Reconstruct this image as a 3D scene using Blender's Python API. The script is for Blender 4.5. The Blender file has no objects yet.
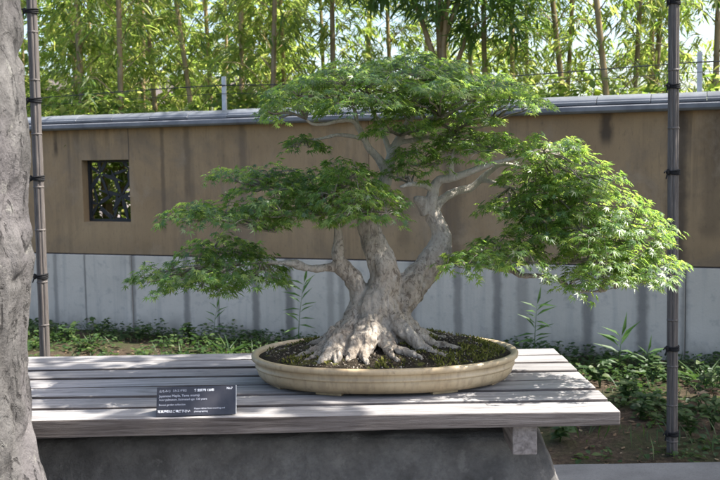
import bpy, bmesh, math, random
import numpy as np
from mathutils import Vector, Matrix, noise

random.seed(7)
rng = np.random.default_rng(7)
S = bpy.context.scene
C = S.collection
U = random.uniform

# ------------------------------------------------------------------ camera
F, CX, CY = 950.0, 360.0, 240.0
PITCH, ROLL = math.atan(78 / 950), 0.016
EYE = Vector((0, 0, 1.55))
RM = Matrix.Rotation(math.pi / 2 - PITCH, 3, 'X') @ Matrix.Rotation(-ROLL, 3, 'Z')
cam = bpy.data.objects.new('camera', bpy.data.cameras.new('camera'))
C.objects.link(cam)
cam.matrix_world = Matrix.Translation(EYE) @ RM.to_4x4()
cam.data.sensor_width = 36.0
cam.data.lens = F / 720 * 36
cam.data.dof.use_dof = True
cam.data.dof.focus_distance = 3.15
cam.data.dof.aperture_fstop = 9.0
cam.data.clip_start = 0.05
cam.data.clip_end = 2000
S.camera = cam


def P(x, y, d):
    """measured photo point -> place in the world at forward distance d"""
    r = RM @ Vector(((x - CX) / F, -(y - CY) / F, -1.0))
    return EYE + r * (d / r.y)


# ------------------------------------------------------------------ light
SUN_EL = math.radians(52)
sh = Vector((0.998, -0.04)).normalized()
to_sun = Vector((sh.x * math.cos(SUN_EL), sh.y * math.cos(SUN_EL), math.sin(SUN_EL)))
sun = bpy.data.objects.new('sun', bpy.data.lights.new('sun', 'SUN'))
C.objects.link(sun)
sun.data.energy = 5.0
sun.data.angle = math.radians(0.53)
sun.data.color = (1.0, 0.96, 0.89)
sun.rotation_euler = to_sun.to_track_quat('Z', 'Y').to_euler()
sun.location = to_sun * 30
W = bpy.data.worlds.new('World')
S.world = W
W.use_nodes = True
wn = W.node_tree.nodes
wn.clear()
sky = wn.new('ShaderNodeTexSky')
sky.sky_type = 'NISHITA'
sky.sun_disc = False
sky.sun_elevation = SUN_EL
sky.sun_rotation = math.atan2(to_sun.x, to_sun.y)
sky.air_density = 1.0
sky.dust_density = 3.0
sky.ozone_density = 1.0
bg = wn.new('ShaderNodeBackground')
bg.inputs['Strength'].default_value = 0.132
wo = wn.new('ShaderNodeOutputWorld')
W.node_tree.links.new(sky.outputs[0], bg.inputs[0])
W.node_tree.links.new(bg.outputs[0], wo.inputs[0])
S.view_settings.view_transform = 'Standard'
S.view_settings.look = 'None'
S.view_settings.gamma = 1
S.view_settings.use_curve_mapping = False
S.view_settings.exposure = 1.55
S.render.engine = 'CYCLES'
S.cycles.max_bounces = 8
S.cycles.diffuse_bounces = 4
S.cycles.glossy_bounces = 3
S.cycles.transmission_bounces = 5
S.cycles.use_denoising = True
S.cycles.sample_clamp_indirect = 6


# ------------------------------------------------------------------ node helper
class NT:
    def __init__(self, name):
        self.m = bpy.data.materials.new(name)
        self.m.use_nodes = True
        self.t = self.m.node_tree
        self.t.nodes.clear()
        self.out = self.t.nodes.new('ShaderNodeOutputMaterial')
        self._co = None

    def n(self, typ, **kw):
        nd = self.t.nodes.new(typ)
        for k, v in kw.items():
            setattr(nd, k, v)
        return nd

    def put(self, sock, v):
        if hasattr(v, 'is_linked') or isinstance(v, bpy.types.NodeSocket):
            self.t.links.new(v, sock)
        elif isinstance(v, (tuple, list)) and len(v) == 3 and sock.type == 'RGBA':
            sock.default_value = (*v, 1)
        else:
            sock.default_value = v

    def co(self, scale=(1, 1, 1), rot=(0, 0, 0), kind='Object'):
        tc = self.n('ShaderNodeTexCoord')
        mp = self.n('ShaderNodeMapping')
        mp.inputs['Scale'].default_value = scale
        mp.inputs['Rotation'].default_value = rot
        self.t.links.new(tc.outputs[kind], mp.inputs[0])
        return mp.outputs[0]

    def noise(self, scale, detail=4, rough=0.55, vec=None, dist=0.0):
        nd = self.n('ShaderNodeTexNoise')
        nd.inputs['Scale'].default_value = scale
        nd.inputs['Detail'].default_value = detail
        nd.inputs['Roughness'].default_value = rough
        nd.inputs['Distortion'].default_value = dist
        self.t.links.new(vec if vec is not None else self.co(), nd.inputs['Vector'])
        return nd.outputs['Fac']

    def voro(self, scale, vec=None, feature='F1', out='Distance'):
        nd = self.n('ShaderNodeTexVoronoi', feature=feature)
        nd.inputs['Scale'].default_value = scale
        self.t.links.new(vec if vec is not None else self.co(), nd.inputs['Vector'])
        return nd.outputs[out]

    def ramp(self, fac, stops):
        nd = self.n('ShaderNodeValToRGB')
        els = nd.color_ramp.elements
        while len(els) < len(stops):
            els.new(0.5)
        for e, (p, c) in zip(els, stops):
            e.position = p
            e.color = (*c, 1) if isinstance(c, (tuple, list)) else (c, c, c, 1)
        self.put(nd.inputs[0], fac)
        return nd.outputs[0]

    def mix(self, fac, a, b, mode='MIX'):
        nd = self.n('ShaderNodeMix', data_type='RGBA', blend_type=mode)
        self.put(nd.inputs[0], fac)
        self.put(nd.inputs[6], a)
        self.put(nd.inputs[7], b)
        return nd.outputs[2]

    def math(self, op, a, b=0.0, clamp=False):
        nd = self.n('ShaderNodeMath', operation=op, use_clamp=clamp)
        self.put(nd.inputs[0], a)
        self.put(nd.inputs[1], b)
        return nd.outputs[0]

    def remap(self, v, a, b, c, d, interp='LINEAR'):
        nd = self.n('ShaderNodeMapRange', interpolation_type=interp)
        for i, x in enumerate((v, a, b, c, d)):
            self.put(nd.inputs[i], x)
        return nd.outputs[0]

    def bump(self, h, strength=0.5, dist=0.01):
        nd = self.n('ShaderNodeBump')
        nd.inputs['Strength'].default_value = strength
        nd.inputs['Distance'].default_value = dist
        self.put(nd.inputs['Height'], h)
        return nd.outputs[0]

    def island(self):
        return self.n('ShaderNodeNewGeometry').outputs['Random Per Island']

    def objrand(self):
        return self.n('ShaderNodeObjectInfo').outputs['Random']

    def hsv(self, col, h=0.5, s=1.0, v=1.0):
        nd = self.n('ShaderNodeHueSaturation')
        self.put(nd.inputs['Hue'], h)
        self.put(nd.inputs['Saturation'], s)
        self.put(nd.inputs['Value'], v)
        self.put(nd.inputs['Color'], col)
        return nd.outputs[0]

    def bsdf(self, col, rough=0.7, normal=None, spec=0.5, metal=0.0):
        nd = self.n('ShaderNodeBsdfPrincipled')
        self.put(nd.inputs['Base Color'], col)
        self.put(nd.inputs['Roughness'], rough)
        self.put(nd.inputs['Specular IOR Level'], spec)
        self.put(nd.inputs['Metallic'], metal)
        if normal is not None:
            self.put(nd.inputs['Normal'], normal)
        return nd.outputs[0]

    def done(self, sh):
        self.t.links.new(sh, self.out.inputs[0])
        return self.m

    def leafy(self, col, tcol, rough=0.4, spec=0.5, trans=0.4):
        p = self.bsdf(col, rough, spec=spec)
        tr = self.n('ShaderNodeBsdfTranslucent')
        self.put(tr.inputs[0], tcol)
        mx = self.n('ShaderNodeMixShader')
        mx.inputs[0].default_value = trans
        self.t.links.new(p, mx.inputs[1])
        self.t.links.new(tr.outputs[0], mx.inputs[2])
        return self.done(mx.outputs[0])


def rock_mat(name, c0, c1, c2, sc=6.0, bump=0.6, lich=None):
    k = NT(name)
    a = k.noise(sc, 8, 0.62)
    b = k.noise(sc * 7, 6, 0.7)
    col = k.ramp(a, [(0.28, c0), (0.5, c1), (0.72, c2)])
    col = k.mix(k.remap(b, 0.45, 0.7, 0, 0.5), col, tuple(x * 0.55 for x in c1))
    if lich:
        col = k.mix(k.remap(k.noise(sc * 2.3, 6, 0.7), 0.56, 0.66, 0, 0.75), col, lich)
    h = k.math('ADD', k.math('MULTIPLY', a, 1.0), k.math('MULTIPLY', b, 0.5))
    return k.done(k.bsdf(col, 0.88, k.bump(h, bump, 0.02), 0.25))


M = {}
# weathered cedar board: grain along X
k = NT('weathered_board')
v = k.co((1.2, 26, 26))
r = k.objrand()
vec = k.n('ShaderNodeVectorMath', operation='ADD')
k.put(vec.inputs[0], v)
cmb = k.n('ShaderNodeCombineXYZ')
k.put(cmb.inputs[0], k.math('MULTIPLY', r, 40))
k.put(cmb.inputs[1], k.math('MULTIPLY', r, 17))
k.put(vec.inputs[1], cmb.outputs[0])
g = k.noise(2.2, 7, 0.62, vec.outputs[0], 0.6)
g2 = k.noise(7.0, 5, 0.6, vec.outputs[0], 0.2)
col = k.ramp(g, [(0.25, (0.10, 0.085, 0.08)), (0.46, (0.235, 0.205, 0.193)), (0.72, (0.38, 0.345, 0.325))])
col = k.mix(k.remap(g2, 0.55, 0.75, 0, 0.55), col, (0.085, 0.07, 0.066))
big = k.noise(1.7, 3, 0.5)
col = k.mix(k.remap(big, 0.4, 0.7, 0, 0.4), col, (0.26, 0.225, 0.215))
rs = k.noise(3.0, 6, 0.65, k.co((2.0, 9, 40)), 0.8)
col = k.mix(k.remap(rs, 0.52, 0.66, 0, 0.5), col, (0.09, 0.072, 0.068))
col = k.hsv(col, 0.5, 0.4, k.remap(r, 0, 1, 0.82, 1.1))
hh = k.math('ADD', g, k.math('MULTIPLY', g2, 0.8))
M['board'] = k.done(k.bsdf(col, 0.78, k.bump(hh, 0.55, 0.004), 0.3))

# sawn edges: unbleached brown wood, shade of gaps and front face painted in
k = NT('shaded_board_edge')
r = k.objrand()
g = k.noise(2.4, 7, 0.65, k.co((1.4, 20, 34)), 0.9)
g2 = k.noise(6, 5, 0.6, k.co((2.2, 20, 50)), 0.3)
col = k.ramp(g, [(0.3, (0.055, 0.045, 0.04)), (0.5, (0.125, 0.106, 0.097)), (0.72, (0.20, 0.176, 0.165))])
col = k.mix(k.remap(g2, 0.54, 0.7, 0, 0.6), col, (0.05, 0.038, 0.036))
M['shaded_board_edge'] = k.done(k.bsdf(col, 0.85, k.bump(k.math('ADD', g, g2), 0.6, 0.004), 0.2))

k = NT('beam_wood')
g = k.noise(3, 6, 0.6, k.co((20, 2, 20)), 0.5)
col = k.ramp(g, [(0.3, (0.10, 0.085, 0.08)), (0.7, (0.27, 0.24, 0.225))])
M['beam'] = k.done(k.bsdf(col, 0.85, k.bump(g, 0.5, 0.004), 0.2))

M['stone_base'] = rock_mat('dark_stone', (0.06, 0.057, 0.055), (0.115, 0.11, 0.105), (0.17, 0.163, 0.156), 9, 0.8, (0.165, 0.158, 0.15))
k = NT('standing_stone')
a = k.noise(7, 9, 0.66, k.co((1.5, 1.5, 0.7)))
b = k.noise(60, 6, 0.7)
c_ = k.noise(3, 6, 0.6)
col = k.ramp(a, [(0.3, (0.045, 0.042, 0.040)), (0.5, (0.085, 0.080, 0.077)), (0.68, (0.135, 0.128, 0.122))])
col = k.mix(k.remap(b, 0.5, 0.68, 0, 0.5), col, (0.06, 0.055, 0.052))
col = k.mix(k.remap(c_, 0.5, 0.62, 0, 0.45), col, (0.15, 0.135, 0.14))
pit = k.noise(5.5, 5, 0.7, k.co((4, 4, 2.2)), 1.4)
col = k.mix(k.remap(pit, 0.60, 0.66, 0, 0.75), col, (0.035, 0.031, 0.03))
lic = k.noise(11, 6, 0.7)
col = k.mix(k.remap(lic, 0.60, 0.66, 0, 0.5), col, (0.23, 0.225, 0.20))
vor = k.voro(28, k.co((1, 1, 0.35)))
h = k.math('ADD', k.math('MULTIPLY', a, 1.2), k.math('ADD', k.math('MULTIPLY', b, 0.35), k.math('ADD', k.math('MULTIPLY', vor, 0.35), k.remap(pit, 0.58, 0.66, 0, -0.6))))
M['stone'] = k.done(k.bsdf(col, 0.85, k.bump(h, 0.9, 0.028), 0.25))

k = NT('bark')
v = k.co((1, 1, 0.45))
a = k.noise(26, 7, 0.65, v, 0.8)
b = k.noise(110, 5, 0.65, v, 0.4)
c_ = k.noise(6, 4, 0.55)
col = k.ramp(a, [(0.28, (0.21, 0.17, 0.133)), (0.48, (0.36, 0.308, 0.25)), (0.7, (0.49, 0.437, 0.375))])
cr = k.noise(48, 7, 0.72, k.co((1, 1, 0.55)), 1.2)
col = k.mix(k.remap(cr, 0.52, 0.60, 0, 0.8), col, (0.10, 0.075, 0.055))
col = k.mix(k.remap(b, 0.53, 0.68, 0, 0.75), col, (0.13, 0.10, 0.078))
col = k.mix(k.remap(c_, 0.48, 0.64, 0, 0.55), col, (0.42, 0.385, 0.34))
sp = k.n('ShaderNodeSeparateXYZ')
k.put(sp.inputs[0], k.co())
col = k.mix(k.remap(sp.outputs[2], 1.25, 1.5, 0, 0.6), col, (0.50, 0.465, 0.42))
h = k.math('ADD', k.math('MULTIPLY', a, 0.9), k.math('ADD', k.math('MULTIPLY', b, 0.7), k.math('MULTIPLY', cr, -1.0)))
M['bark'] = k.done(k.bsdf(col, 0.82, k.bump(h, 0.95, 0.009), 0.25))

k = NT('pale_branch_bark')
a = k.noise(40, 6, 0.6, k.co((1, 1, 1)))
col = k.ramp(a, [(0.3, (0.25, 0.22, 0.195)), (0.65, (0.48, 0.455, 0.42))])
M['branch'] = k.done(k.bsdf(col, 0.75, k.bump(a, 0.5, 0.003), 0.3))

k = NT('twig_bark')
a = k.noise(40, 5, 0.6)
M['twig'] = k.done(k.bsdf(k.ramp(a, [(0.3, (0.10, 0.085, 0.06)), (0.65, (0.24, 0.215, 0.18))]), 0.75, None, 0.3))
k = NT('maple_leaf')
r = k.island()
col = k.ramp(r, [(0.0, (0.024, 0.066, 0.016)), (0.45, (0.045, 0.104, 0.022)), (0.8, (0.082, 0.155, 0.030)), (1.0, (0.17, 0.24, 0.048))])
tc = k.ramp(r, [(0.0, (0.22, 0.40, 0.06)), (0.5, (0.36, 0.55, 0.09)), (1.0, (0.56, 0.68, 0.13))])
M['maple'] = k.leafy(col, tc, 0.43, 0.9, 0.48)

k = NT('bamboo_leaf')
r = k.island()
col = k.ramp(r, [(0.0, (0.040, 0.08, 0.025)), (0.5, (0.07, 0.12, 0.036)), (1.0, (0.15, 0.18, 0.06))])
tc = k.ramp(r, [(0.0, (0.25, 0.40, 0.06)), (0.6, (0.44, 0.55, 0.11)), (1.0, (0.70, 0.70, 0.20))])
M['bleaf'] = k.leafy(col, tc, 0.42, 0.45, 0.6)

k = NT('dark_leaf')
r = k.island()
col = k.ramp(r, [(0.0, (0.03, 0.065, 0.022)), (0.7, (0.05, 0.10, 0.03)), (1.0, (0.09, 0.14, 0.035))])
M['dleaf'] = k.leafy(col, (0.20, 0.34, 0.07), 0.4, 0.5, 0.5)

k = NT('ground_leaf')
r = k.island()
col = k.ramp(r, [(0.0, (0.022, 0.046, 0.016)), (0.6, (0.038, 0.074, 0.021)), (1.0, (0.08, 0.11, 0.032))])
M['gleaf'] = k.leafy(col, (0.10, 0.2, 0.035), 0.5, 0.3, 0.3)

k = NT('sprig_leaf')
col = k.ramp(k.island(), [(0.0, (0.04, 0.085, 0.024)), (1.0, (0.065, 0.13, 0.032))])
M['sleaf'] = k.leafy(col, (0.18, 0.36, 0.05), 0.5, 0.35, 0.4)

k = NT('dry_leaf')
col = k.ramp(k.island(), [(0.0, (0.07, 0.042, 0.024)), (0.6, (0.14, 0.09, 0.05)), (1.0, (0.26, 0.19, 0.12))])
M['dry'] = k.done(k.bsdf(col, 0.8, None, 0.2))

k = NT('bamboo_culm')
z = k.noise(3.0, 4, 0.6, k.co((6, 6, 1.2)))
col = k.ramp(z, [(0.3, (0.17, 0.13, 0.06)), (0.55, (0.29, 0.21, 0.11)), (0.75, (0.38, 0.28, 0.16))])
col = k.hsv(col, 0.5, 1.0, k.remap(k.objrand(), 0, 1, 0.75, 1.2))
M['culm'] = k.done(k.bsdf(col, 0.5, None, 0.4))

k = NT('weathered_bamboo_pole')
z = k.noise(3.0, 7, 0.65, k.co((60, 60, 3)))
z2 = k.noise(5, 4, 0.6, k.co((1, 1, 1)))
col = k.ramp(z, [(0.28, (0.035, 0.029, 0.026)), (0.5, (0.085, 0.073, 0.066)), (0.72, (0.16, 0.142, 0.131))])
col = k.mix(k.remap(z2, 0.45, 0.65, 0, 0.5), col, (0.085, 0.075, 0.07))
M['pole'] = k.done(k.bsdf(col, 0.62, k.bump(z, 0.4, 0.003), 0.35))
k = NT('black_rope')
M['rope'] = k.done(k.bsdf((0.012, 0.012, 0.013), 0.85, k.bump(k.noise(220, 3), 0.6, 0.003), 0.2))

k = NT('glazed_stoneware')
a = k.noise(5, 6, 0.6)
b = k.noise(50, 5, 0.6)
col = k.ramp(a, [(0.3, (0.34, 0.25, 0.145)), (0.55, (0.44, 0.34, 0.21)), (0.75, (0.51, 0.415, 0.28))])
col = k.mix(k.remap(b, 0.55, 0.75, 0, 0.35), col, (0.27, 0.21, 0.13))
vs = k.noise(4, 4, 0.6, k.co((14, 14, 2)))
col = k.mix(k.remap(vs, 0.5, 0.68, 0, 0.6), col, (0.25, 0.185, 0.115))
spl = k.noise(30, 7, 0.75)
col = k.mix(k.remap(spl, 0.6, 0.68, 0, 0.6), col, (0.14, 0.105, 0.07))
M['pot'] = k.done(k.bsdf(col, 0.42, k.bump(k.math('ADD', a, k.math('MULTIPLY', b, 0.25)), 0.15, 0.005), 0.4))

k = NT('pot_soil')
a = k.noise(16, 6, 0.65)
b = k.noise(140, 4, 0.7)
col = k.ramp(b, [(0.35, (0.018, 0.014, 0.010)), (0.6, (0.05, 0.04, 0.028)), (0.75, (0.12, 0.10, 0.07))])
ms = k.ramp(b, [(0.3, (0.035, 0.042, 0.010)), (0.7, (0.19, 0.18, 0.05))])
col = k.mix(k.remap(a, 0.56, 0.64, 0, 0.8), col, ms)
M['soil'] = k.done(k.bsdf(col, 0.95, k.bump(b, 0.9, 0.01), 0.1))
k = NT('moss')
col = k.ramp(k.island(), [(0, (0.045, 0.055, 0.012)), (0.6, (0.12, 0.12, 0.03)), (1, (0.26, 0.23, 0.07))])
M['moss'] = k.leafy(col, (0.2, 0.22, 0.05), 0.9, 0.1, 0.2)
k = NT('grit')
col = k.ramp(k.island(), [(0, (0.05, 0.035, 0.025)), (0.6, (0.14, 0.11, 0.08)), (1, (0.4, 0.36, 0.3))])
M['grit'] = k.done(k.bsdf(col, 0.9, None, 0.2))

k = NT('garden_soil')
a = k.noise(2.2, 7, 0.65)
b = k.noise(38, 6, 0.7)
col = k.ramp(b, [(0.3, (0.03, 0.022, 0.015)), (0.55, (0.075, 0.055, 0.038)), (0.75, (0.15, 0.115, 0.08))])
col = k.mix(k.remap(a, 0.45, 0.6, 0, 0.7), col, (0.04, 0.05, 0.02))
M['ground'] = k.done(k.bsdf(col, 0.95, k.bump(b, 0.8, 0.03), 0.1))
k = NT('concrete_path')
a = k.noise(4, 7, 0.6)
b = k.noise(120, 4, 0.7)
col = k.ramp(a, [(0.3, (0.115, 0.112, 0.107)), (0.7, (0.19, 0.186, 0.178))])
col = k.mix(k.remap(b, 0.5, 0.7, 0, 0.5), col, (0.075, 0.072, 0.07))
M['path'] = k.done(k.bsdf(col, 0.9, k.bump(b, 0.4, 0.005), 0.2))

# wall: plaster with rain streaks (local X along wall, Z up)
k = NT('tan_plaster')
a = k.noise(1.3, 6, 0.6, k.co((1, 1, 1)))
st = k.noise(2.6, 6, 0.62, k.co((4.5, 1, 0.28)), 0.3)
st2 = k.noise(6.0, 5, 0.65, k.co((7, 1, 0.5)))
patch = k.remap(k.noise(1.1, 4, 0.6, k.co((1, 1, 0.6))), 0.40, 0.62, 0.1, 1.25)
st = k.math('ADD', 0.45, k.math('MULTIPLY', k.math('SUBTRACT', st, 0.45), patch))
spk = k.noise(38, 6, 0.7, k.co((1, 1, 0.4)))
sep = k.n('ShaderNodeSeparateXYZ')
k.put(sep.inputs[0], k.co())
topw = k.remap(sep.outputs[2], 0.8, 1.9, 0.45, 1.0)
col = k.ramp(a, [(0.3, (0.26, 0.175, 0.10)), (0.7, (0.345, 0.24, 0.14))])
col = k.mix(k.math('MULTIPLY', k.remap(st, 0.47, 0.68, 0, 0.7), topw), col, (0.105, 0.075, 0.052))
col = k.mix(k.math('MULTIPLY', k.remap(st2, 0.56, 0.72, 0, 0.55), k.math('MULTIPLY', topw, patch)), col, (0.07, 0.055, 0.042))
col = k.mix(k.remap(spk, 0.55, 0.7, 0, 0.45), col, (0.12, 0.09, 0.065))


def blot(k, col, s0, w, z0, z1, strength, c):
    d = k.math('ABSOLUTE', k.math('SUBTRACT', sep.outputs[0], s0))
    wob = k.math('ADD', d, k.math('MULTIPLY', k.math('SUBTRACT', k.noise(9, 4, 0.6), 0.5), w * 0.9))
    f = k.remap(wob, w * 0.25, w, strength, 0, 'SMOOTHSTEP')
    zf = k.math('MULTIPLY', k.remap(sep.outputs[2], z0, z0 + 0.12, 0, 1, 'SMOOTHSTEP'), k.remap(sep.outputs[2], z1 - 0.12, z1, 1, 0.6, 'SMOOTHSTEP'))
    return k.mix(k.math('MULTIPLY', f, zf), col, c)


DK = (0.055, 0.042, 0.034)
for s0, w, z0, z1, stn in ((5.15, 0.07, 1.6, 1.95, 0.85), (5.66, 0.10, 0.7, 2.0, 0.8), (5.9, 0.12, 0.9, 2.0, 0.45), (0.16, 0.035, 1.6, 1.85, 0.8),
                           (1.55, 0.05, 1.2, 1.95, 0.45), (1.3, 0.03, 0.9, 1.95, 0.5), (3.95, 0.12, 0.7, 2.0, 0.5), (3.55, 0.09, 0.8, 2.0, 0.35), (2.1, 0.05, 1.0, 2.0, 0.4)):
    col = blot(k, col, s0, w, z0, z1, stn, DK)
mot = k.noise(2.3, 7, 0.68, k.co((1, 1, 0.7)), 0.6)
col = k.mix(k.remap(mot, 0.48, 0.66, 0, 0.5), col, (0.15, 0.118, 0.092))
mot2 = k.noise(3.1, 6, 0.7, k.co((1, 1, 0.8), (0, 0, 1)), 0.3)
col = k.mix(k.remap(mot2, 0.54, 0.70, 0, 0.4), col, (0.36, 0.28, 0.20))
low = k.remap(sep.outputs[2], 0.74, 0.95, 0.45, 0, 'SMOOTHSTEP')
col = k.mix(k.math('MULTIPLY', low, k.noise(5, 4, 0.6)), col, (0.09, 0.068, 0.05))
M['plaster'] = k.done(k.bsdf(col, 0.9, k.bump(k.noise(90, 5, 0.6), 0.25, 0.004), 0.15))

k = NT('grey_concrete')
sep = k.n('ShaderNodeSeparateXYZ')
k.put(sep.inputs[0], k.co())
a = k.noise(1.6, 7, 0.65)
b = k.noise(14, 6, 0.65)
st = k.noise(3, 6, 0.6, k.co((5, 1, 0.3)))
col = k.ramp(a, [(0.3, (0.44, 0.395, 0.34)), (0.7, (0.55, 0.49, 0.425))])
col = k.mix(k.remap(st, 0.5, 0.7, 0, 0.4), col, (0.27, 0.262, 0.25))
col = k.mix(k.remap(b, 0.56, 0.7, 0, 0.4), col, (0.24, 0.235, 0.23))
for s0, w, stn in ((0.11, 0.05, 0.45), (0.445, 0.03, 0.5), (0.96, 0.055, 0.6), (1.52, 0.07, 0.6), (1.83, 0.03, 0.5), (2.2, 0.075, 0.7), (2.52, 0.08, 0.75), (2.9, 0.07, 0.35),
                   (4.0, 0.07, 0.6), (4.32, 0.075, 0.65), (4.52, 0.10, 0.4), (5.02, 0.085, 0.65), (5.42, 0.09, 0.7), (3.0, 0.06, 0.4), (3.62, 0.07, 0.55), (6.3, 0.1, 0.7), (6.9, 0.08, 0.6), (5.72, 0.05, 0.55)):
    col = blot(k, col, s0, w * 0.72, -0.5, 1.4, stn, (0.115, 0.105, 0.098))
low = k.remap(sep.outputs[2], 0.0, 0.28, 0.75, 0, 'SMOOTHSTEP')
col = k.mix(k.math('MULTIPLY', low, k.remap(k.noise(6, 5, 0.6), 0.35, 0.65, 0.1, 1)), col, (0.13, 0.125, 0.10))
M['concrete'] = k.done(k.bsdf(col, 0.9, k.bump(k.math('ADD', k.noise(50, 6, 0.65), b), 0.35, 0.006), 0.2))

k = NT('blue_grey_tile')
a = k.noise(4, 6, 0.6)
b = k.noise(45, 5, 0.65)
col = k.ramp(a, [(0.3, (0.105, 0.113, 0.13)), (0.7, (0.185, 0.197, 0.222))])
col = k.mix(k.remap(b, 0.54, 0.7, 0, 0.5), col, (0.11, 0.115, 0.12))
col = k.hsv(col, 0.5, 1, k.remap(k.objrand(), 0, 1, 0.85, 1.12))
M['tile'] = k.done(k.bsdf(col, 0.5, k.bump(b, 0.2, 0.004), 0.4))
k = NT('drip_course')
a = k.noise(6, 6, 0.65, k.co((1, 1, 1)))
col = k.ramp(a, [(0.3, (0.105, 0.11, 0.125)), (0.7, (0.20, 0.205, 0.22))])
M['drip'] = k.done(k.bsdf(col, 0.75, k.bump(a, 0.3, 0.01), 0.3))
k = NT('black_iron')
M['iron'] = k.done(k.bsdf((0.016, 0.017, 0.02), 0.55, k.bump(k.noise(60, 4), 0.2, 0.003), 0.4))
k = NT('wall_core')
M['core'] = k.done(k.bsdf((0.06, 0.05, 0.045), 0.95))
k = NT('galvanised')
M['galv'] = k.done(k.bsdf(k.ramp(k.noise(20, 4), [(0.3, (0.34, 0.36, 0.38)), (0.7, (0.52, 0.53, 0.55))]), 0.45, None, 0.5, 0.3))
k = NT('sign_plate')
M['plate'] = k.done(k.bsdf(k.ramp(k.noise(30, 5, 0.6), [(0.3, (0.018, 0.018, 0.024)), (0.7, (0.035, 0.033, 0.038))]), 0.38, None, 0.5))
k = NT('sign_edge')
M['edge'] = k.done(k.bsdf((0.45, 0.45, 0.45), 0.4, None, 0.5))
k = NT('sign_ink')
M['ink'] = k.done(k.bsdf((0.78, 0.78, 0.8), 0.5))
k = NT('sign_ink_dim')
M['inkdim'] = k.done(k.bsdf((0.5, 0.51, 0.56), 0.5))
k = NT('house_wall')
M['hwall'] = k.done(k.bsdf(k.ramp(k.noise(2, 5), [(0.3, (0.62, 0.52, 0.48)), (0.7, (0.72, 0.62, 0.58))]), 0.9))
k = NT('house_roof')
M['hroof'] = k.done(k.bsdf(k.ramp(k.noise(3, 5), [(0.3, (0.36, 0.29, 0.26)), (0.7, (0.48, 0.39, 0.35))]), 0.8))
k = NT('window_glass')
M['glass'] = k.done(k.bsdf((0.05, 0.06, 0.07), 0.1, None, 0.6))


# ------------------------------------------------------------------ mesh helpers
def link(name, me, mat, parent=None, smooth=False):
    if mat is not None:
        me.materials.append(mat)
    o = bpy.data.objects.new(name, me)
    C.objects.link(o)
    if parent is not None:
        o.parent = parent
    if smooth:
        me.polygons.foreach_set('use_smooth', [True] * len(me.polygons))
    return o


def tag(o, label=None, cat=None, group=None, kind=None):
    if label:
        o['label'] = label
    if cat:
        o['category'] = cat
    if group:
        o['group'] = group
    if kind:
        o['kind'] = kind
    return o


def empty(name, loc=(0, 0, 0), rz=0.0):
    o = bpy.data.objects.new(name, None)
    C.objects.link(o)
    o.location = loc
    o.rotation_euler = (0, 0, rz)
    o.empty_display_size = 0.1
    return o


def copy_tree(o, parent=None):
    c = o.copy()
    C.objects.link(c)
    c.parent = parent
    for ch in list(o.children):
        copy_tree(ch, c)
    return c


def catmull(pts, rad, step):
    pts = [Vector(p) for p in pts]
    out, rr = [], []
    n = len(pts)
    for i in range(n - 1):
        p0 = pts[i - 1] if i else pts[0] * 2 - pts[1]
        p1, p2 = pts[i], pts[i + 1]
        p3 = pts[i + 2] if i + 2 < n else p2 * 2 - p1
        m = max(2, int((p2 - p1).length / step))
        for j in range(m):
            t = j / m
            out.append(0.5 * ((2 * p1) + (p2 - p0) * t + (2 * p0 - 5 * p1 + 4 * p2 - p3) * t * t + (3 * p1 - p0 - 3 * p2 + p3) * t ** 3))
            rr.append(rad[i] * (1 - t) + rad[i + 1] * t)
    out.append(pts[-1])
    rr.append(rad[-1])
    return out, rr


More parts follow.
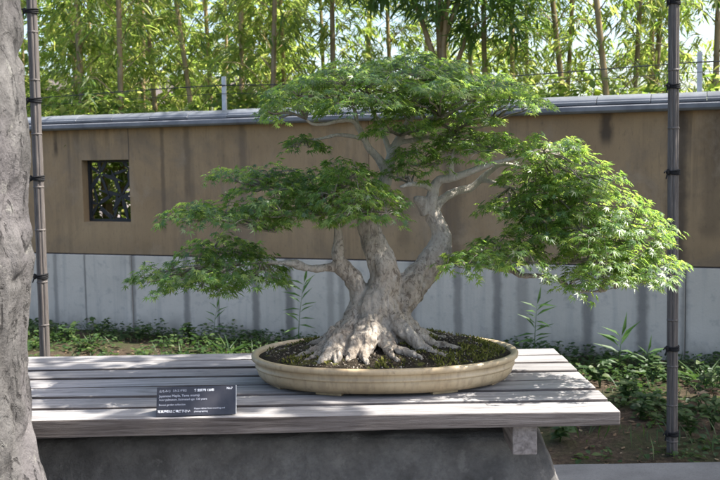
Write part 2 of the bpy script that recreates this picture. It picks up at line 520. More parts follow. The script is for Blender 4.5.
class MB:
    def __init__(self):
        self.v, self.f = [], []

    def tube(self, pts, rad, sides=8, step=0.02, wob=0.0, spline=True):
        if spline:
            pts, rad = catmull(pts, rad, step)
        else:
            pts = [Vector(p) for p in pts]
        base = len(self.v)
        up = Vector((0.31, 0.17, 0.93))
        prev = None
        for i, p in enumerate(pts):
            t = (pts[min(i + 1, len(pts) - 1)] - pts[max(i - 1, 0)])
            if t.length < 1e-9:
                t = Vector((0, 0, 1))
            t.normalize()
            if prev is None:
                a = t.orthogonal().normalized()
            else:
                a = (prev - t * prev.dot(t))
                a = a.normalized() if a.length > 1e-6 else t.orthogonal().normalized()
            prev = a
            b = t.cross(a)
            for s in range(sides):
                an = 2 * math.pi * s / sides
                d = a * math.cos(an) + b * math.sin(an)
                r = rad[i]
                if wob:
                    r *= 1 + wob * noise.noise((p + d * r) * 22) + wob * noise.noise((p + d * r) * 60) * 0.5
                self.v.append(p + d * r)
        n = len(pts)
        for i in range(n - 1):
            for s in range(sides):
                s2 = (s + 1) % sides
                self.f.append((base + i * sides + s, base + i * sides + s2, base + (i + 1) * sides + s2, base + (i + 1) * sides + s))
        self.f.append(tuple(base + s for s in range(sides))[::-1])
        self.f.append(tuple(base + (n - 1) * sides + s for s in range(sides)))

    def box(self, x0, x1, y0, y1, z0, z1, mx=None):
        b = len(self.v)
        vs = [Vector(p) for p in ((x0, y0, z0), (x1, y0, z0), (x1, y1, z0), (x0, y1, z0), (x0, y0, z1), (x1, y0, z1), (x1, y1, z1), (x0, y1, z1))]
        if mx is not None:
            vs = [mx @ p for p in vs]
        self.v += vs
        self.f += [tuple(b + i for i in q) for q in ((0, 3, 2, 1), (4, 5, 6, 7), (0, 1, 5, 4), (1, 2, 6, 5), (2, 3, 7, 6), (3, 0, 4, 7))]

    def prism(self, outline, y0, y1):
        """outline in (x,z), extruded along y"""
        b, n = len(self.v), len(outline)
        self.v += [Vector((x, y0, z)) for x, z in outline] + [Vector((x, y1, z)) for x, z in outline]
        self.f.append(tuple(range(b, b + n)))
        self.f.append(tuple(range(b + 2 * n - 1, b + n - 1, -1)))
        for i in range(n):
            j = (i + 1) % n
            self.f.append((b + i, b + n + i, b + n + j, b + j))

    def xprofile(self, prof, x0, x1):
        """closed (y,z) profile extruded along x"""
        b, n = len(self.v), len(prof)
        self.v += [Vector((x0, y, z)) for y, z in prof] + [Vector((x1, y, z)) for y, z in prof]
        self.f.append(tuple(range(b + n - 1, b - 1, -1)))
        self.f.append(tuple(range(b + n, b + 2 * n)))
        for i in range(n):
            j = (i + 1) % n
            self.f.append((b + i, b + j, b + n + j, b + n + i))

    def mesh(self, name):
        me = bpy.data.meshes.new(name)
        me.from_pydata([tuple(p) for p in self.v], [], self.f)
        me.update()
        return me

    def build(self, name, mat, parent=None, smooth=False, bevel=0.0, fixn=True):
        me = self.mesh(name)
        if fixn or bevel:
            bm = bmesh.new()
            bm.from_mesh(me)
            if fixn:
                bmesh.ops.recalc_face_normals(bm, faces=bm.faces)
            if bevel:
                es = [e for e in bm.edges if e.is_manifold and e.calc_face_angle(0) > 0.6]
                bmesh.ops.bevel(bm, geom=es, offset=bevel, segments=2, affect='EDGES', profile=0.6)
            bm.to_mesh(me)
            bm.free()
        return link(name, me, mat, parent, smooth)


def scatter_mesh(name, tv, tf, mats):
    """one mesh from a template (verts, quads) and an array of 4x4 transforms"""
    tv = np.asarray(tv, float)
    tf = np.asarray(tf, int)
    mats = np.asarray(mats, float)
    n, nv, nf, q = len(mats), len(tv), len(tf), tf.shape[1]
    vs = np.einsum('nij,vj->nvi', mats[:, :3, :3], tv) + mats[:, None, :3, 3]
    fs = (tf[None] + (np.arange(n) * nv)[:, None, None]).reshape(-1)
    me = bpy.data.meshes.new(name)
    me.vertices.add(n * nv)
    me.vertices.foreach_set('co', vs.reshape(-1))
    me.loops.add(n * nf * q)
    me.loops.foreach_set('vertex_index', fs.astype(np.int32))
    me.polygons.add(n * nf)
    me.polygons.foreach_set('loop_start', (np.arange(n * nf) * q).astype(np.int32))
    me.update(calc_edges=True)
    me.validate()
    return me


def frame(fwd, nrm, scale, pos):
    """leaf frame: +Y along fwd, +Z near nrm"""
    y = fwd / (np.linalg.norm(fwd) + 1e-9)
    x = np.cross(y, nrm)
    x /= (np.linalg.norm(x) + 1e-9)
    z = np.cross(x, y)
    m = np.eye(4)
    m[:3, 0], m[:3, 1], m[:3, 2], m[:3, 3] = x * scale, y * scale, z * scale, pos
    return m


# ------------------------------------------------------------------ leaf templates
def maple_template(seed):
    rr = random.Random(seed)
    lobes = [(-128, 0.36), (-84, 0.66), (-41, 0.90), (0, 1.0), (41, 0.90), (84, 0.66), (128, 0.36)]
    v = [(0, 0, 0)]
    for i in range(8):
        a = math.radians(-150 + i * 300 / 7)
        r = 0.27
        v.append((r * math.sin(a), r * math.cos(a), 0.03))
    for a, l in lobes:
        a = math.radians(a + rr.uniform(-5, 5))
        l *= rr.uniform(0.92, 1.08)
        v.append((l * math.sin(a), l * math.cos(a), -0.26 * l * l + rr.uniform(-0.06, 0.06)))
    f = [(0, 1 + i, 9 + i, 2 + i) for i in range(7)]
    return v, f


LEN_V = [(0, 0, 0), (-0.055, 0.3, 0.015), (0.055, 0.3, 0.015), (-0.05, 0.62, -0.02), (0.05, 0.62, -0.02), (0, 1.0, -0.12)]
LEN_F = [(0, 2, 1, 1), (1, 2, 4, 3), (3, 4, 5, 5)]
# all-quads lance leaf (folded about the midrib)
LANCE_V = [(0, 0, 0), (-0.075, 0.38, 0.03), (0, 0.4, 0.0), (0.075, 0.38, 0.03), (0, 1.0, -0.16)]
LANCE_F = [(0, 2, 1), (0, 3, 2), (1, 2, 4), (2, 3, 4)]
OVAL_V = [(0, 0, 0), (-0.32, 0.35, 0.08), (0, 0.45, 0.0), (0.32, 0.35, 0.08), (-0.26, 0.7, 0.02), (0.26, 0.7, 0.02), (0, 1.0, -0.15)]
OVAL_F = [(0, 2, 1), (0, 3, 2), (1, 2, 4), (2, 3, 5), (4, 2, 6), (2, 5, 6)]


# ================================================================== SETTING
gm = bpy.data.meshes.new('ground')
bm = bmesh.new()
NX, NY = 120, 90
grid = []
for j in range(NY + 1):
    row = []
    for i in range(NX + 1):
        x = -7 + 14 * i / NX
        y = 4.2 + 6.0 * j / NY
        z = 0.035 * noise.fractal(Vector((x * 1.6, y * 1.6, 0)), 1.0, 2.0, 4)
        ed = min(1, max(0, (y - 4.62) / 0.35))
        ex = min(1, min(x + 7, 7 - x, 10.2 - y) / 0.5)
        row.append(bm.verts.new((x, y, (z + 0.03) * ed * max(0, ex))))
    grid.append(row)
for j in range(NY):
    for i in range(NX):
        bm.faces.new((grid[j][i], grid[j][i + 1], grid[j + 1][i + 1], grid[j + 1][i]))
# the far ground: four strips round the garden bed, out to the horizon
L = 600
for x0, x1, y0, y1 in ((-L, L, 10.2, L), (-L, -7, -L, 10.2), (7, L, -L, 10.2), (-7, 7, -L, 4.2)):
    bm.faces.new([bm.verts.new(p) for p in ((x0, y0, 0), (x1, y0, 0), (x1, y1, 0), (x0, y1, 0))])
bm.to_mesh(gm)
bm.free()
tag(link('ground', gm, M['ground'], smooth=True), kind='structure')

mb = MB()
edge_pts = [(-6.5 + 13 * i / 60, 4.64 + 0.012 * noise.noise(Vector((i * 0.7, 0, 0)))) for i in range(61)]
b = 0
for x, y in edge_pts:
    mb.v += [Vector((x, y, -0.05)), Vector((x, y, 0.02)), Vector((x, y - 0.012, 0.03)), Vector((x, -2.5, 0.03))]
for i in range(60):
    for j in range(3):
        mb.f.append((i * 4 + j, (i + 1) * 4 + j, (i + 1) * 4 + j + 1, i * 4 + j + 1))
tag(mb.build('path', M['path']), kind='structure')

# ================================================================== WALL
WA, WB = Vector((-2.97, 8.95)), Vector((2.61, 6.9))
wu = (WB - WA).normalized()
WANG = math.atan2(wu.y, wu.x)


def on_wall(s, off=0.0, z=0.0):
    """point at distance s along the wall, off metres behind its face"""
    return Vector((WA.x + wu.x * s - wu.y * off, WA.y + wu.y * s + wu.x * off, z))


wall = tag(empty('garden_wall', (WA.x, WA.y, 0), WANG), 'long tan plastered garden wall on grey concrete with blue grey tile coping', 'wall')
S0, S1 = -3.0, 9.0
ZB, ZT = 0.745, 1.90
wx0, wx1, wz0, wz1 = 0.44, 0.95, 1.038, 1.606


def slab(xc, zc, hole, y0, y1):
    mb = MB()
    for i in range(len(xc) - 1):
        for j in range(len(zc) - 1):
            if (i, j) in hole:
                continue
            mb.box(xc[i], xc[i + 1], y0, y1, zc[j], zc[j + 1])
    # weld, then drop the doubled inner faces
    me = mb.mesh('t')
    bm = bmesh.new()
    bm.from_mesh(me)
    bmesh.ops.remove_doubles(bm, verts=bm.verts, dist=1e-5)
    dead, seen = [], {}
    for f in bm.faces:
        key = tuple(sorted(v.index for v in f.verts))
        if key in seen:
            dead += [f, seen[key]]
        seen[key] = f
    bmesh.ops.delete(bm, geom=dead, context='FACES_ONLY')
    bmesh.ops.recalc_face_normals(bm, faces=bm.faces)
    bm.to_mesh(me)
    bm.free()
    return me


# plaster panels parted by narrow joints; the second has the window opening
for x0, x1 in ((S0, -0.9), (-0.895, 3.25), (3.255, 5.655), (5.66, S1)):
    if x0 < wx0 < x1:
        me = slab([x0, wx0, wx1, x1], [ZB, wz0, wz1, ZT], {(1, 1)}, 0.0, 0.16)
        link('plaster_panel', me, M['plaster'], wall)
    else:
        link('plaster_panel', slab([x0, x1], [ZB, ZT], set(), 0.0, 0.16), M['plaster'], wall)
mb = MB()
for x in (-0.8975, 3.2525, 5.6575):
    mb.box(x - 0.02, x + 0.02, 0.012, 0.15, ZB + 0.004, ZT - 0.004)
mb.box(0.9485, 0.9535, -0.0015, 0.01, wz1 + 0.002, ZT - 0.002)
mb.build('joint_strip', M['core'], wall)
jl = [S0, -1.6, -0.6, 0.445, 0.955, 1.84, 3.4, 5.725, 7.4, S1]
for a, b_ in zip(jl[:-1], jl[1:]):
    dy = U(-0.004, 0.004)
    mb = MB()
    mb.box(a + 0.0018, b_ - 0.0018, -0.022 + dy, 0.2, -0.35, ZB - 0.012)
    mb.build('concrete_panel', M['concrete'], wall, bevel=0.005)
mb = MB()
mb.box(S0 + 0.02, S1 - 0.02, 0.01, 0.19, -0.33, ZB - 0.001)
mb.build('wall_core', M['core'], wall)
# coping: drip course below a row of rounded ridge tiles
mb = MB()
mb.xprofile([(-0.10, 1.885), (-0.12, 1.90), (-0.12, 1.932), (-0.05, 1.952), (0.21, 1.952), (0.28, 1.932), (0.28, 1.90), (0.26, 1.885)], S0, S1)
mb.build('drip_course', M['drip'], wall, bevel=0.004)
x = S0
while x < S1 - 0.1:
    w = 0.385
    mb = MB()
    prof = [(-0.095, 1.945), (-0.098, 1.965)]
    for a in range(0, 181, 15):
        prof.append((0.08 - 0.165 * math.cos(math.radians(a)), 1.968 + 0.055 * math.sin(math.radians(a))))
    prof += [(0.258, 1.965), (0.255, 1.945)]
    dz = U(-0.003, 0.003)
    mb.xprofile([(y, z + dz) for y, z in prof], x + 0.002, min(x + w - 0.002, S1))
    mb.build('ridge_tile', M['tile'], wall, bevel=0.003)
    x += w

# window lattice: iron leaf shapes in a frame
mb = MB()
for q in ((wx0 + 0.002, wx0 + 0.026, wz0 + 0.002, wz1 - 0.002), (wx1 - 0.022, wx1 - 0.002, wz0 + 0.002, wz1 - 0.002), (wx0 + 0.026, wx1 - 0.022, wz1 - 0.022, wz1 - 0.002), (wx0 + 0.026, wx1 - 0.022, wz0 + 0.002, wz0 + 0.022)):
    mb.box(q[0], q[1], 0.085, 0.115, q[2], q[3])
win = mb.build('window_frame', M['iron'], wall)
mb = MB()
rl = random.Random(5)


def ileaf(cx, cz, ang, ln, wd, y):
    pts = []
    for t in (0, .15, .35, .6, .85, 1, .85, .6, .35, .15):
        pass
    up = [(t, wd * math.sin(math.pi * t ** 0.8)) for t in (0.0, .12, .3, .5, .7, .88)] + [(1.0, 0.0)]
    outl = [(t * ln, w) for t, w in up] + [(t * ln, -w) for t, w in up[-2:0:-1]]
    ca, sa = math.cos(ang), math.sin(ang)
    o = []
    for px_, pz_ in outl:
        X, Z = cx + px_ * ca - pz_ * sa, cz + px_ * sa + pz_ * ca
        o.append((min(max(X, wx0 + 0.012), wx1 - 0.010), min(max(Z, wz0 + 0.010), wz1 - 0.010)))
    mb.prism(o, y, y + 0.007)


wc, hc = wx1 - wx0, wz1 - wz0
hubs = [(0.26, 0.78, 6), (0.70, 0.42, 7), (0.18, 0.28, 5), (0.85, 0.85, 4), (0.52, 0.06, 4)]
n = 0
for hx, hz, cnt in hubs:
    a0 = rl.uniform(0, 6.28)
    for i in range(cnt):
        n += 1
        ileaf(wx0 + hx * wc, wz0 + hz * hc, a0 + i * 6.283 / cnt + rl.uniform(-0.3, 0.3), rl.uniform(0.16, 0.27), rl.uniform(0.013, 0.021), 0.088 + 0.0006 * n)
mb.build('leaf_lattice', M['iron'], wall)

# security wire on galvanised posts behind the coping
wire = tag(empty('wire_fence', (WA.x, WA.y, 0), WANG), 'thin dark wire strung on slim galvanised posts along the wall top', 'fence')
for s in (-2.2, 1.77, 5.80):
    mb = MB()
    mb.box(s - 0.019, s + 0.019, 0.30, 0.325, 0.0, 2.335)
    mb.box(s - 0.019, s - 0.014, 0.326, 0.36, 0.0, 2.335)
    p = mb.build('post', M['galv'], wire, bevel=0.002)
for z, off in ((2.245, 0.292), (2.17, 0.292)):
    mb = MB()
    pts = []
    for i in range(121):
        s = S0 + (S1 - S0) * i / 120
        pts.append(Vector((s, off, z + 0.015 * math.sin(s * 1.3) - 0.02 * math.sin(((s - 1.77) % 4.03) / 4.03 * math.pi))))
    mb.tube(pts, [0.0045 if z > 2.2 else 0.0025] * len(pts), 5, spline=False)
    if z > 2.2:
        for i in range(70):
            s = S0 + 0.17 * i + U(0, 0.04)
            c = Vector((s, off, z + 0.015 * math.sin(s * 1.3) - 0.02 * math.sin(((s - 1.77) % 4.03) / 4.03 * math.pi)))
            d = Vector((U(-.3, .3), U(-1, 1), U(-1, 1))).normalized() * 0.018
            mb.tube([c - d, c + d], [0.002, 0.002], 4, spline=False)
    mb.build('wire', M['iron'], wire)

# ================================================================== TABLE
TZ = 0.80
table = tag(empty('display_table', (-0.45, 3.27, 0)), 'weathered grey plank display table carrying the potted maple', 'table')
TX0, TX1, TY0 = -1.75, 0.767, 2.775
for i in range(7):
    y0 = TY0 + 0.1405 * i
    w = 0.1155 if i else 0.120
    mb = MB()
    n = 26
    for j in range(n + 1):
        x = TX0 + (TX1 - TX0) * j / n + (U(-0.003, 0.003) if j == n else 0)
        t = 0.062 - 0.020 * j / n if i == 0 else 0.050
        dz = 0.0016 * noise.noise(Vector((x * 2.2, i * 7.1, 0))) + (0.0015 * ((i * 37) % 3 - 1))
        dy = 0.0022 * noise.noise(Vector((x * 3.2, i * 3.3, 5)))
        mb.v += [Vector((x, y0 + dy, TZ + dz - t)), Vector((x, y0 + dy, TZ + dz)), Vector((x, y0 + w + dy, TZ + dz)), Vector((x, y0 + w + dy, TZ + dz - t))]
    for j in range(n):
        for q in range(4):
            mb.f.append((j * 4 + q, j * 4 + (q + 1) % 4, j * 4 + 4 + (q + 1) % 4, j * 4 + 4 + q))
    mb.f += [(0, 1, 2, 3), (n * 4 + 3, n * 4 + 2, n * 4 + 1, n * 4)]
    o = mb.build('plank', M['board'], None, bevel=0.004)
    o.data.materials.append(M['shaded_board_edge'])
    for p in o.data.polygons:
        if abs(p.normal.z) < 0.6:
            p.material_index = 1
    o.parent = table
    o.matrix_parent_inverse = Matrix.Translation((0.45, -3.27, 0))
for xc in (0.487, -1.2):
    mb = MB()
    hd = TZ - 0.0025 - (0.062 - 0.020 * (xc - TX0) / (TX1 - TX0))
    mb.prism([(2.80, 0.662), (3.72, 0.662), (3.72, 0.7455), (2.893, 0.7455), (2.893, hd), (2.80, hd)], xc - 0.037, xc + 0.037)
    mb.v = [Vector((p.y, p.x, p.z)) for p in mb.v]
    o = mb.build('cross_beam', M['beam'], None, bevel=0.004)
    o.parent = table
    o.matrix_parent_inverse = Matrix.Translation((0.45, -3.27, 0))


def lump(name, x0, x1, y0, y1, z0, z1, amp, mat, slope=0.05, seed=0.0, res=0.02):
    """rough hewn block: dense box, rounded and broken up by noise"""
    bm = bmesh.new()
    bmesh.ops.create_cube(bm, size=2)
    for ax in range(3):
        n = max(2, int(((x1 - x0), (y1 - y0), (z1 - z0))[ax] / res / 1.0))
        es = [e for e in bm.edges if abs((e.verts[0].co - e.verts[1].co)[ax]) > 1e-6]
        bmesh.ops.subdivide_edges(bm, edges=es, cuts=min(n, 110), use_grid_fill=True)
    cx, cy = (x0 + x1) / 2, (y0 + y1) / 2
    for v in bm.verts:
        p = v.co.copy()
        # soften the corners
        q = Vector([math.copysign(1 - (1 - abs(c)) ** 1.0, c) for c in p])
        rr = Vector((q.x * (x1 - x0) / 2, q.y * (y1 - y0) / 2, 0))
        zt = (q.z + 1) / 2
        sp = slope * (1 - zt)
        w = Vector((cx + rr.x + math.copysign(sp, q.x) * abs(q.x), cy + rr.y + math.copysign(sp * 0.35, q.y) * abs(q.y), z0 + zt * (z1 - z0)))
        edge = sum(1 for c in p if abs(c) > 0.97)
        nv = Vector((0, 0, 0))
        for axi in range(3):
            if abs(p[axi]) > 0.999:
                nv[axi] = math.copysign(1, p[axi])
        nn = nv.normalized() if nv.length else Vector((0, 0, 0))
        s = Vector((seed, seed * 1.7, 0))
        dsp = amp * (noise.fractal(w * 3.2 + s, 0.9, 2.0, 6) + 0.5 * noise.noise(w * 1.4 + s))
        if edge >= 2:
            dsp -= 0.012
        if w.z > z1 - 0.002:
            dsp = min(dsp, 0) - 0.002
        v.co = w + nn * dsp
    me = bpy.data.meshes.new(name)
    bm.to_mesh(me)
    bm.free()
    return link(name, me, mat, None, True)


ped = lump('stone_pedestal', -1.62, 0.560, 2.965, 3.66, -0.05, 0.688, 0.020, M['stone_base'], 0.26, 3.0, 0.022)
tag(ped, 'dark rough stone block standing under the plank table', 'pedestal')

# ================================================================== STANDING STONE
prof = [(18, -120), (18, -40), (20, 0), (22, 10), (25, 30), (24, 45), (27, 85), (33.5, 135), (34, 150), (30, 185), (31, 220), (36, 240), (38.5, 258), (33, 292), (31.5, 340), (34, 380), (37, 410), (45, 455), (52, 480), (58, 520), (62, 580), (66, 700), (68, 800)]
RY = 2.36
pz = [P(x, y, RY + 0.10) for x, y in prof]
zs = [p.z for p in pz][::-1]
xs = [p.x for p in pz][::-1]
NR, NS = 330, 200
mb = MB()
ztop = 2.35
for i in range(NR + 1):
    z = -0.03 + (ztop + 0.03) * i / NR
    xr = float(np.interp(z, zs, xs))
    xl = -1.82 + 0.10 * z + 0.04 * math.sin(z * 3)
    cx, hw = (xr + xl) / 2, (xr - xl) / 2
    top = 1.0 if z < 2.05 else max(0.0, 1 - ((z - 2.05) / 0.30) ** 2) ** 0.5
    for j in range(NS):
        a = 2 * math.pi * j / NS
        ca, sa = math.cos(a), math.sin(a)
        ex = 0.80
        px_ = math.copysign(abs(ca) ** ex, ca)
        py_ = math.copysign(abs(sa) ** ex, sa)
        p = Vector((cx + hw * px_ * top, RY + 0.30 * py_ * top, z))
        d = 0.019 * noise.fractal(Vector((p.x * 5, p.y * 5, p.z * 2.2)), 0.8, 2.1, 6) + 0.012 * noise.fractal(Vector((p.x * 26, p.y * 26, p.z * 8)), 0.7, 2.0, 4)
        rdg = 1 - abs(noise.noise(Vector((p.x * 9, p.y * 9, p.z * 3.0 + 8))))
        d -= 0.03 * max(0, rdg - 0.86) / 0.14
        # bigger scallops in the camera side below mid height
        nv = Vector((px_, py_, 0)).normalized()
        if px_ > 0.8:
            d *= 0.5
        mb.v.append(p + nv * d)
for i in range(NR):
    for j in range(NS):
        j2 = (j + 1) % NS
        mb.f.append((i * NS + j, i * NS + j2, (i + 1) * NS + j2, (i + 1) * NS + j))
mb.f.append(tuple(NR * NS + j for j in range(NS)))
mb.f.append(tuple(range(NS))[::-1])
tag(mb.build('standing_stone', M['stone'], smooth=True), 'tall rugged grey standing stone in the left foreground', 'stone')

# ================================================================== SUPPORT POLES


def pole(px_top, px_bot, d, ties, nodes, label):
    top, bot = P(px_top[0], px_top[1], d), P(px_bot[0], px_bot[1], d)
    dirv = (top - bot).normalized()
    base = bot - dirv * (bot.z / dirv.z)
    hi = base + dirv * (3.3 / dirv.z)
    root = tag(empty('bamboo_pole', base), label, 'pole', 'bamboo support poles')
    L = (hi - base)
    R0 = 0.0252
    a = dirv.orthogonal().normalized()
    b = dirv.cross(a)
    mbc = MB()
    nst = 7
    for sidx in range(nst):
        an = 2 * math.pi * sidx / nst + 0.4
        off = (a * math.cos(an) + b * math.sin(an)) * R0 * 0.66
        pts, rad = [], []
        N = 80
        for i in range(N + 1):
            t = i / N
            p = L * t + off
            p = p + a * 0.002 * noise.noise(Vector((sidx * 5, t * 9, d)))
            pts.append(p)
            rad.append(R0 * 0.46 * (1 + 0.06 * noise.noise(Vector((sidx * 9, t * 14, 2 + d)))))
        m2 = MB()
        m2.tube(pts, rad, 8, spline=False)
        m2.build('bamboo_strip', M['pole'], root, True)
    for yy in nodes:
        z = P(0.5 * (px_top[0] + px_bot[0]), yy, d).z
        c = dirv * (z / dirv.z)
        m2 = MB()
        m2.tube([c - dirv * 0.006, c - dirv * 0.002, c + dirv * 0.002, c + dirv * 0.006], [R0 * 1.06, R0 * 1.16, R0 * 1.16, R0 * 1.06], 18, spline=False)
        m2.build('node_ring', M['pole'], root, True)
    for yy in ties:
        z = P(0.5 * (px_top[0] + px_bot[0]), yy, d).z
        c = dirv * (z / dirv.z)
        m2 = MB()
        for kk in range(3):
            pts = []
            for q in range(25):
                an = 2 * math.pi * q / 24
                pts.append(c + (a * math.cos(an) + b * math.sin(an)) * (R0 * 1.2) + dirv * (0.007 * (kk - 1) + 0.004 * math.sin(an + kk)))
            m2.tube(pts, [0.0048] * 25, 6, spline=False)
        # knot and loose ends on the left side, towards the viewer
        kx = Vector((-1, -0.55, 0)).normalized()
        kc = c + kx * R0 * 1.35
        m2.tube([kc - dirv * 0.014, kc + kx * 0.006, kc + dirv * 0.014], [0.006, 0.010, 0.006], 7, step=0.006)
        m2.tube([kc, kc + kx * 0.016 + dirv * 0.008, kc + kx * 0.03 - dirv * 0.004], [0.0045, 0.004, 0.003], 6, step=0.006)
        m2.tube([kc, kc + kx * 0.010 - dirv * 0.016, kc + kx * 0.016 - dirv * 0.034], [0.0045, 0.004, 0.003], 6, step=0.006)
        m2.build('rope_tie', M['rope'], root, True)
    return root


pole((674, 0), (672, 458), 4.80, (2, 86, 172, 348, 433), (-60, 70, 128, 238, 320, 366, 405, 441), 'grey bamboo pole with black rope ties standing right of the table')
pole((31.5, 0), (45, 355), 5.1, (11, 100, 178, 276), (-50, 32, 80, 134, 187, 230, 282, 325, 400), 'grey brown bamboo pole with black rope ties behind the standing stone')

# ================================================================== POT
PCX, PCY = P(384.5, 352, 3.25).x, 3.25
pot = tag(empty('bonsai_pot', (PCX, PCY, TZ)), 'shallow oval cream stoneware bonsai tray on the plank table', 'pot')


def loft(rings, nseg, closed_ends=True):
    mb = MB()
    for a, b_, z in rings:
        for j in range(nseg):
            t = 2 * math.pi * j / nseg
            ct, st = math.cos(t), math.sin(t)
            e = 0.93
            mb.v.append(Vector((a * math.copysign(abs(ct) ** e, ct), b_ * math.copysign(abs(st) ** e, st), z)))
    for i in range(len(rings) - 1):
        for j in range(nseg):
            j2 = (j + 1) % nseg
            mb.f.append((i * nseg + j, i * nseg + j2, (i + 1) * nseg + j2, (i + 1) * nseg + j))
    if closed_ends:
        mb.f.append(tuple(range(nseg))[::-1])
        mb.f.append(tuple((len(rings) - 1) * nseg + j for j in range(nseg)))
    return mb


A_, B_ = 0.459, 0.315
pr = [(-0.050, 0.012), (-0.036, 0.013), (-0.022, 0.030), (-0.016, 0.052), (-0.017, 0.0535), (-0.012, 0.0555), (-0.0115, 0.061), (-0.0145, 0.0635), (-0.014, 0.074), (-0.012, 0.0785), (-0.004, 0.0795), (0.0, 0.083), (0.001, 0.094), (-0.003, 0.0985), (-0.010, 0.0995), (-0.020, 0.098), (-0.024, 0.092), (-0.026, 0.06), (-0.05, 0.05)]
loft([(A_ + o, B_ + o, z) for o, z in pr], 160).build('tray', M['pot'], pot, True)
for i, an in enumerate((22, 62, 118, 158, 202, 242, 298, 338)):
    t = math.radians(an)
    fx, fy = (A_ - 0.065) * math.cos(t), (B_ - 0.065) * math.sin(t)
    mb = MB()
    tan = Vector((-A_ * math.sin(t), B_ * math.cos(t), 0)).normalized()
    mx = Matrix.Translation((fx, fy, 0)) @ Matrix(((tan.x, -tan.y, 0), (tan.y, tan.x, 0), (0, 0, 1))).to_4x4()
    mb.box(-0.045, 0.045, -0.014, 0.014, 0.0, 0.0135, mx)
    mb.build('foot', M['pot'], pot, bevel=0.004)


def soil_z(x, y):
    """soil height above the table at a place in the tray (tray centre = 0,0)"""
    r2 = (x / 0.43) ** 2 + (y / 0.29) ** 2
    h = 0.086 + 0.052 * max(0, 1 - r2) ** 0.8
    h += 0.016 * math.exp(-(((x - 0.17) / 0.15) ** 2 + ((y - 0.10) / 0.1) ** 2))
    h += 0.010 * noise.fractal(Vector((x * 14, y * 14, 3)), 0.9, 2.0, 4) * min(1, max(0, (1.02 - r2) * 3))
    return h


bm = bmesh.new()
nr, ns = 44, 120
cen = bm.verts.new((0, 0, soil_z(0, 0)))
rings = []
for i in range(1, nr + 1):
    row = []
    for j in range(ns):
        t = 2 * math.pi * j / ns
        x, y = 0.435 * i / nr * math.cos(t), 0.291 * i / nr * math.sin(t)
        row.append(bm.verts.new((x, y, soil_z(x, y))))
    rings.append(row)
for j in range(ns):
    bm.faces.new((cen, rings[0][j], rings[0][(j + 1) % ns]))
    for i in range(nr - 1):
        bm.faces.new((rings[i][j], rings[i + 1][j], rings[i + 1][(j + 1) % ns], rings[i][(j + 1) % ns]))
me = bpy.data.meshes.new('soil')
bm.to_mesh(me)
bm.free()
soil = link('soil', me, M['soil'], pot, True)
# moss tufts (many small blades) and grit lying on the soil: one mass each
mats = []
for i in range(9000):
    t, r = U(0, 6.283), math.sqrt(U(0, 1)) * 0.97
    x, y = 0.43 * r * math.cos(t), 0.287 * r * math.sin(t)
    dens = noise.fractal(Vector((x * 9, y * 9, 1.3)), 0.9, 2.0, 3) + (0.28 if x > 0.08 else 0.0) + (0.1 if r > 0.8 else 0)
    if dens < (0.20 if x > 0.05 else 0.34):
        continue
    f = np.array([U(-1, 1), U(-1, 1), U(0.3, 1.4)])
    mats.append(frame(f, np.array([U(-1, 1), U(-1, 1), 0.3]), U(0.007, 0.017), (x, y, soil_z(x, y) - 0.001)))
me = scatter_mesh('moss', [(0, 0, 0), (-0.2, 0.5, 0), (0, 1, 0.1), (0.2, 0.5, 0)], [(0, 3, 2, 1)], mats)
tag(link('moss', me, M['moss'], pot), kind='stuff')
OCT_V = [(1, 0, 0), (-1, 0, 0), (0, 1, 0), (0, -1, 0), (0, 0, 0.7), (0, 0, -0.7)]
OCT_F = [(0, 2, 4), (2, 1, 4), (1, 3, 4), (3, 0, 4), (2, 0, 5), (1, 2, 5), (3, 1, 5), (0, 3, 5)]
mats = []
for i in range(2600):
    t, r = U(0, 6.283), math.sqrt(U(0, 1)) * 0.96
    x, y = 0.43 * r * math.cos(t), 0.287 * r * math.sin(t)
    mats.append(frame(np.array([U(-1, 1), U(-1, 1), U(-1, 1)]), np.array([U(-1, 1), U(-1, 1), U(0, 1)]), U(0.0018, 0.0048), (x, y, soil_z(x, y))))
tag(link('grit', scatter_mesh('grit', OCT_V, OCT_F, mats), M['grit'], pot), kind='stuff')

# ================================================================== BONSAI TREE
D0 = 3.25
tree = tag(empty('bonsai_tree', (P(375, 350, D0).x, D0, TZ + 0.13)), 'old japanese maple bonsai with spreading green crown in the oval tray', 'tree')
TINV = Matrix.Translation(-Vector(tree.location))


def tpart(o):
    o.parent = tree
    o.matrix_parent_inverse = TINV
    return o


def PX(l):
    """list of (x, y, d, r_px) -> points, radii"""
    return [P(a, b_, c) for a, b_, c, _ in l], [q * c / F for _, _, c, q in l]


tr = MB()


def limb(l, sides=14, step=0.012, wob=0.16):
    p, r = PX(l)
    tr.tube(p, r, sides, step, wob)


# bole and the three limbs
limb([(380, 362, D0, 46), (380, 352, D0, 39), (380, 340, D0, 33), (379, 325, D0, 28), (379, 309, D0, 26), (383, 291, D0, 20), (385, 274, D0, 15), (380, 256, D0 + .01, 13.5), (372, 238, D0 + .03, 12), (368, 222, D0 + .04, 11), (374, 204, D0 + .05, 9), (384, 186, D0 + .06, 7), (388, 168, D0 + .07, 6)], 24)
limb([(352, 340, D0 - .02, 17), (357, 320, D0 - .01, 16), (361, 304, D0, 13), (359, 290, D0, 10.5), (353, 278, D0 - .01, 9.5), (343, 268, D0 - .02, 8.5), (338, 258, D0 - .03, 6.8), (338.5, 244, D0 - .03, 5.8), (338, 231, D0 - .03, 4.2), (335, 212, D0 - .04, 3.2)], 16)
limb([(348, 274, D0 - .015, 7), (334, 267, D0 - .03, 5), (320, 268.5, D0 - .05, 4.6), (307, 267.5, D0 - .07, 4.2), (295, 264, D0 - .09, 4.6), (285, 263, D0 - .11, 2.8), (262, 262, D0 - .13, 2.0)], 12)
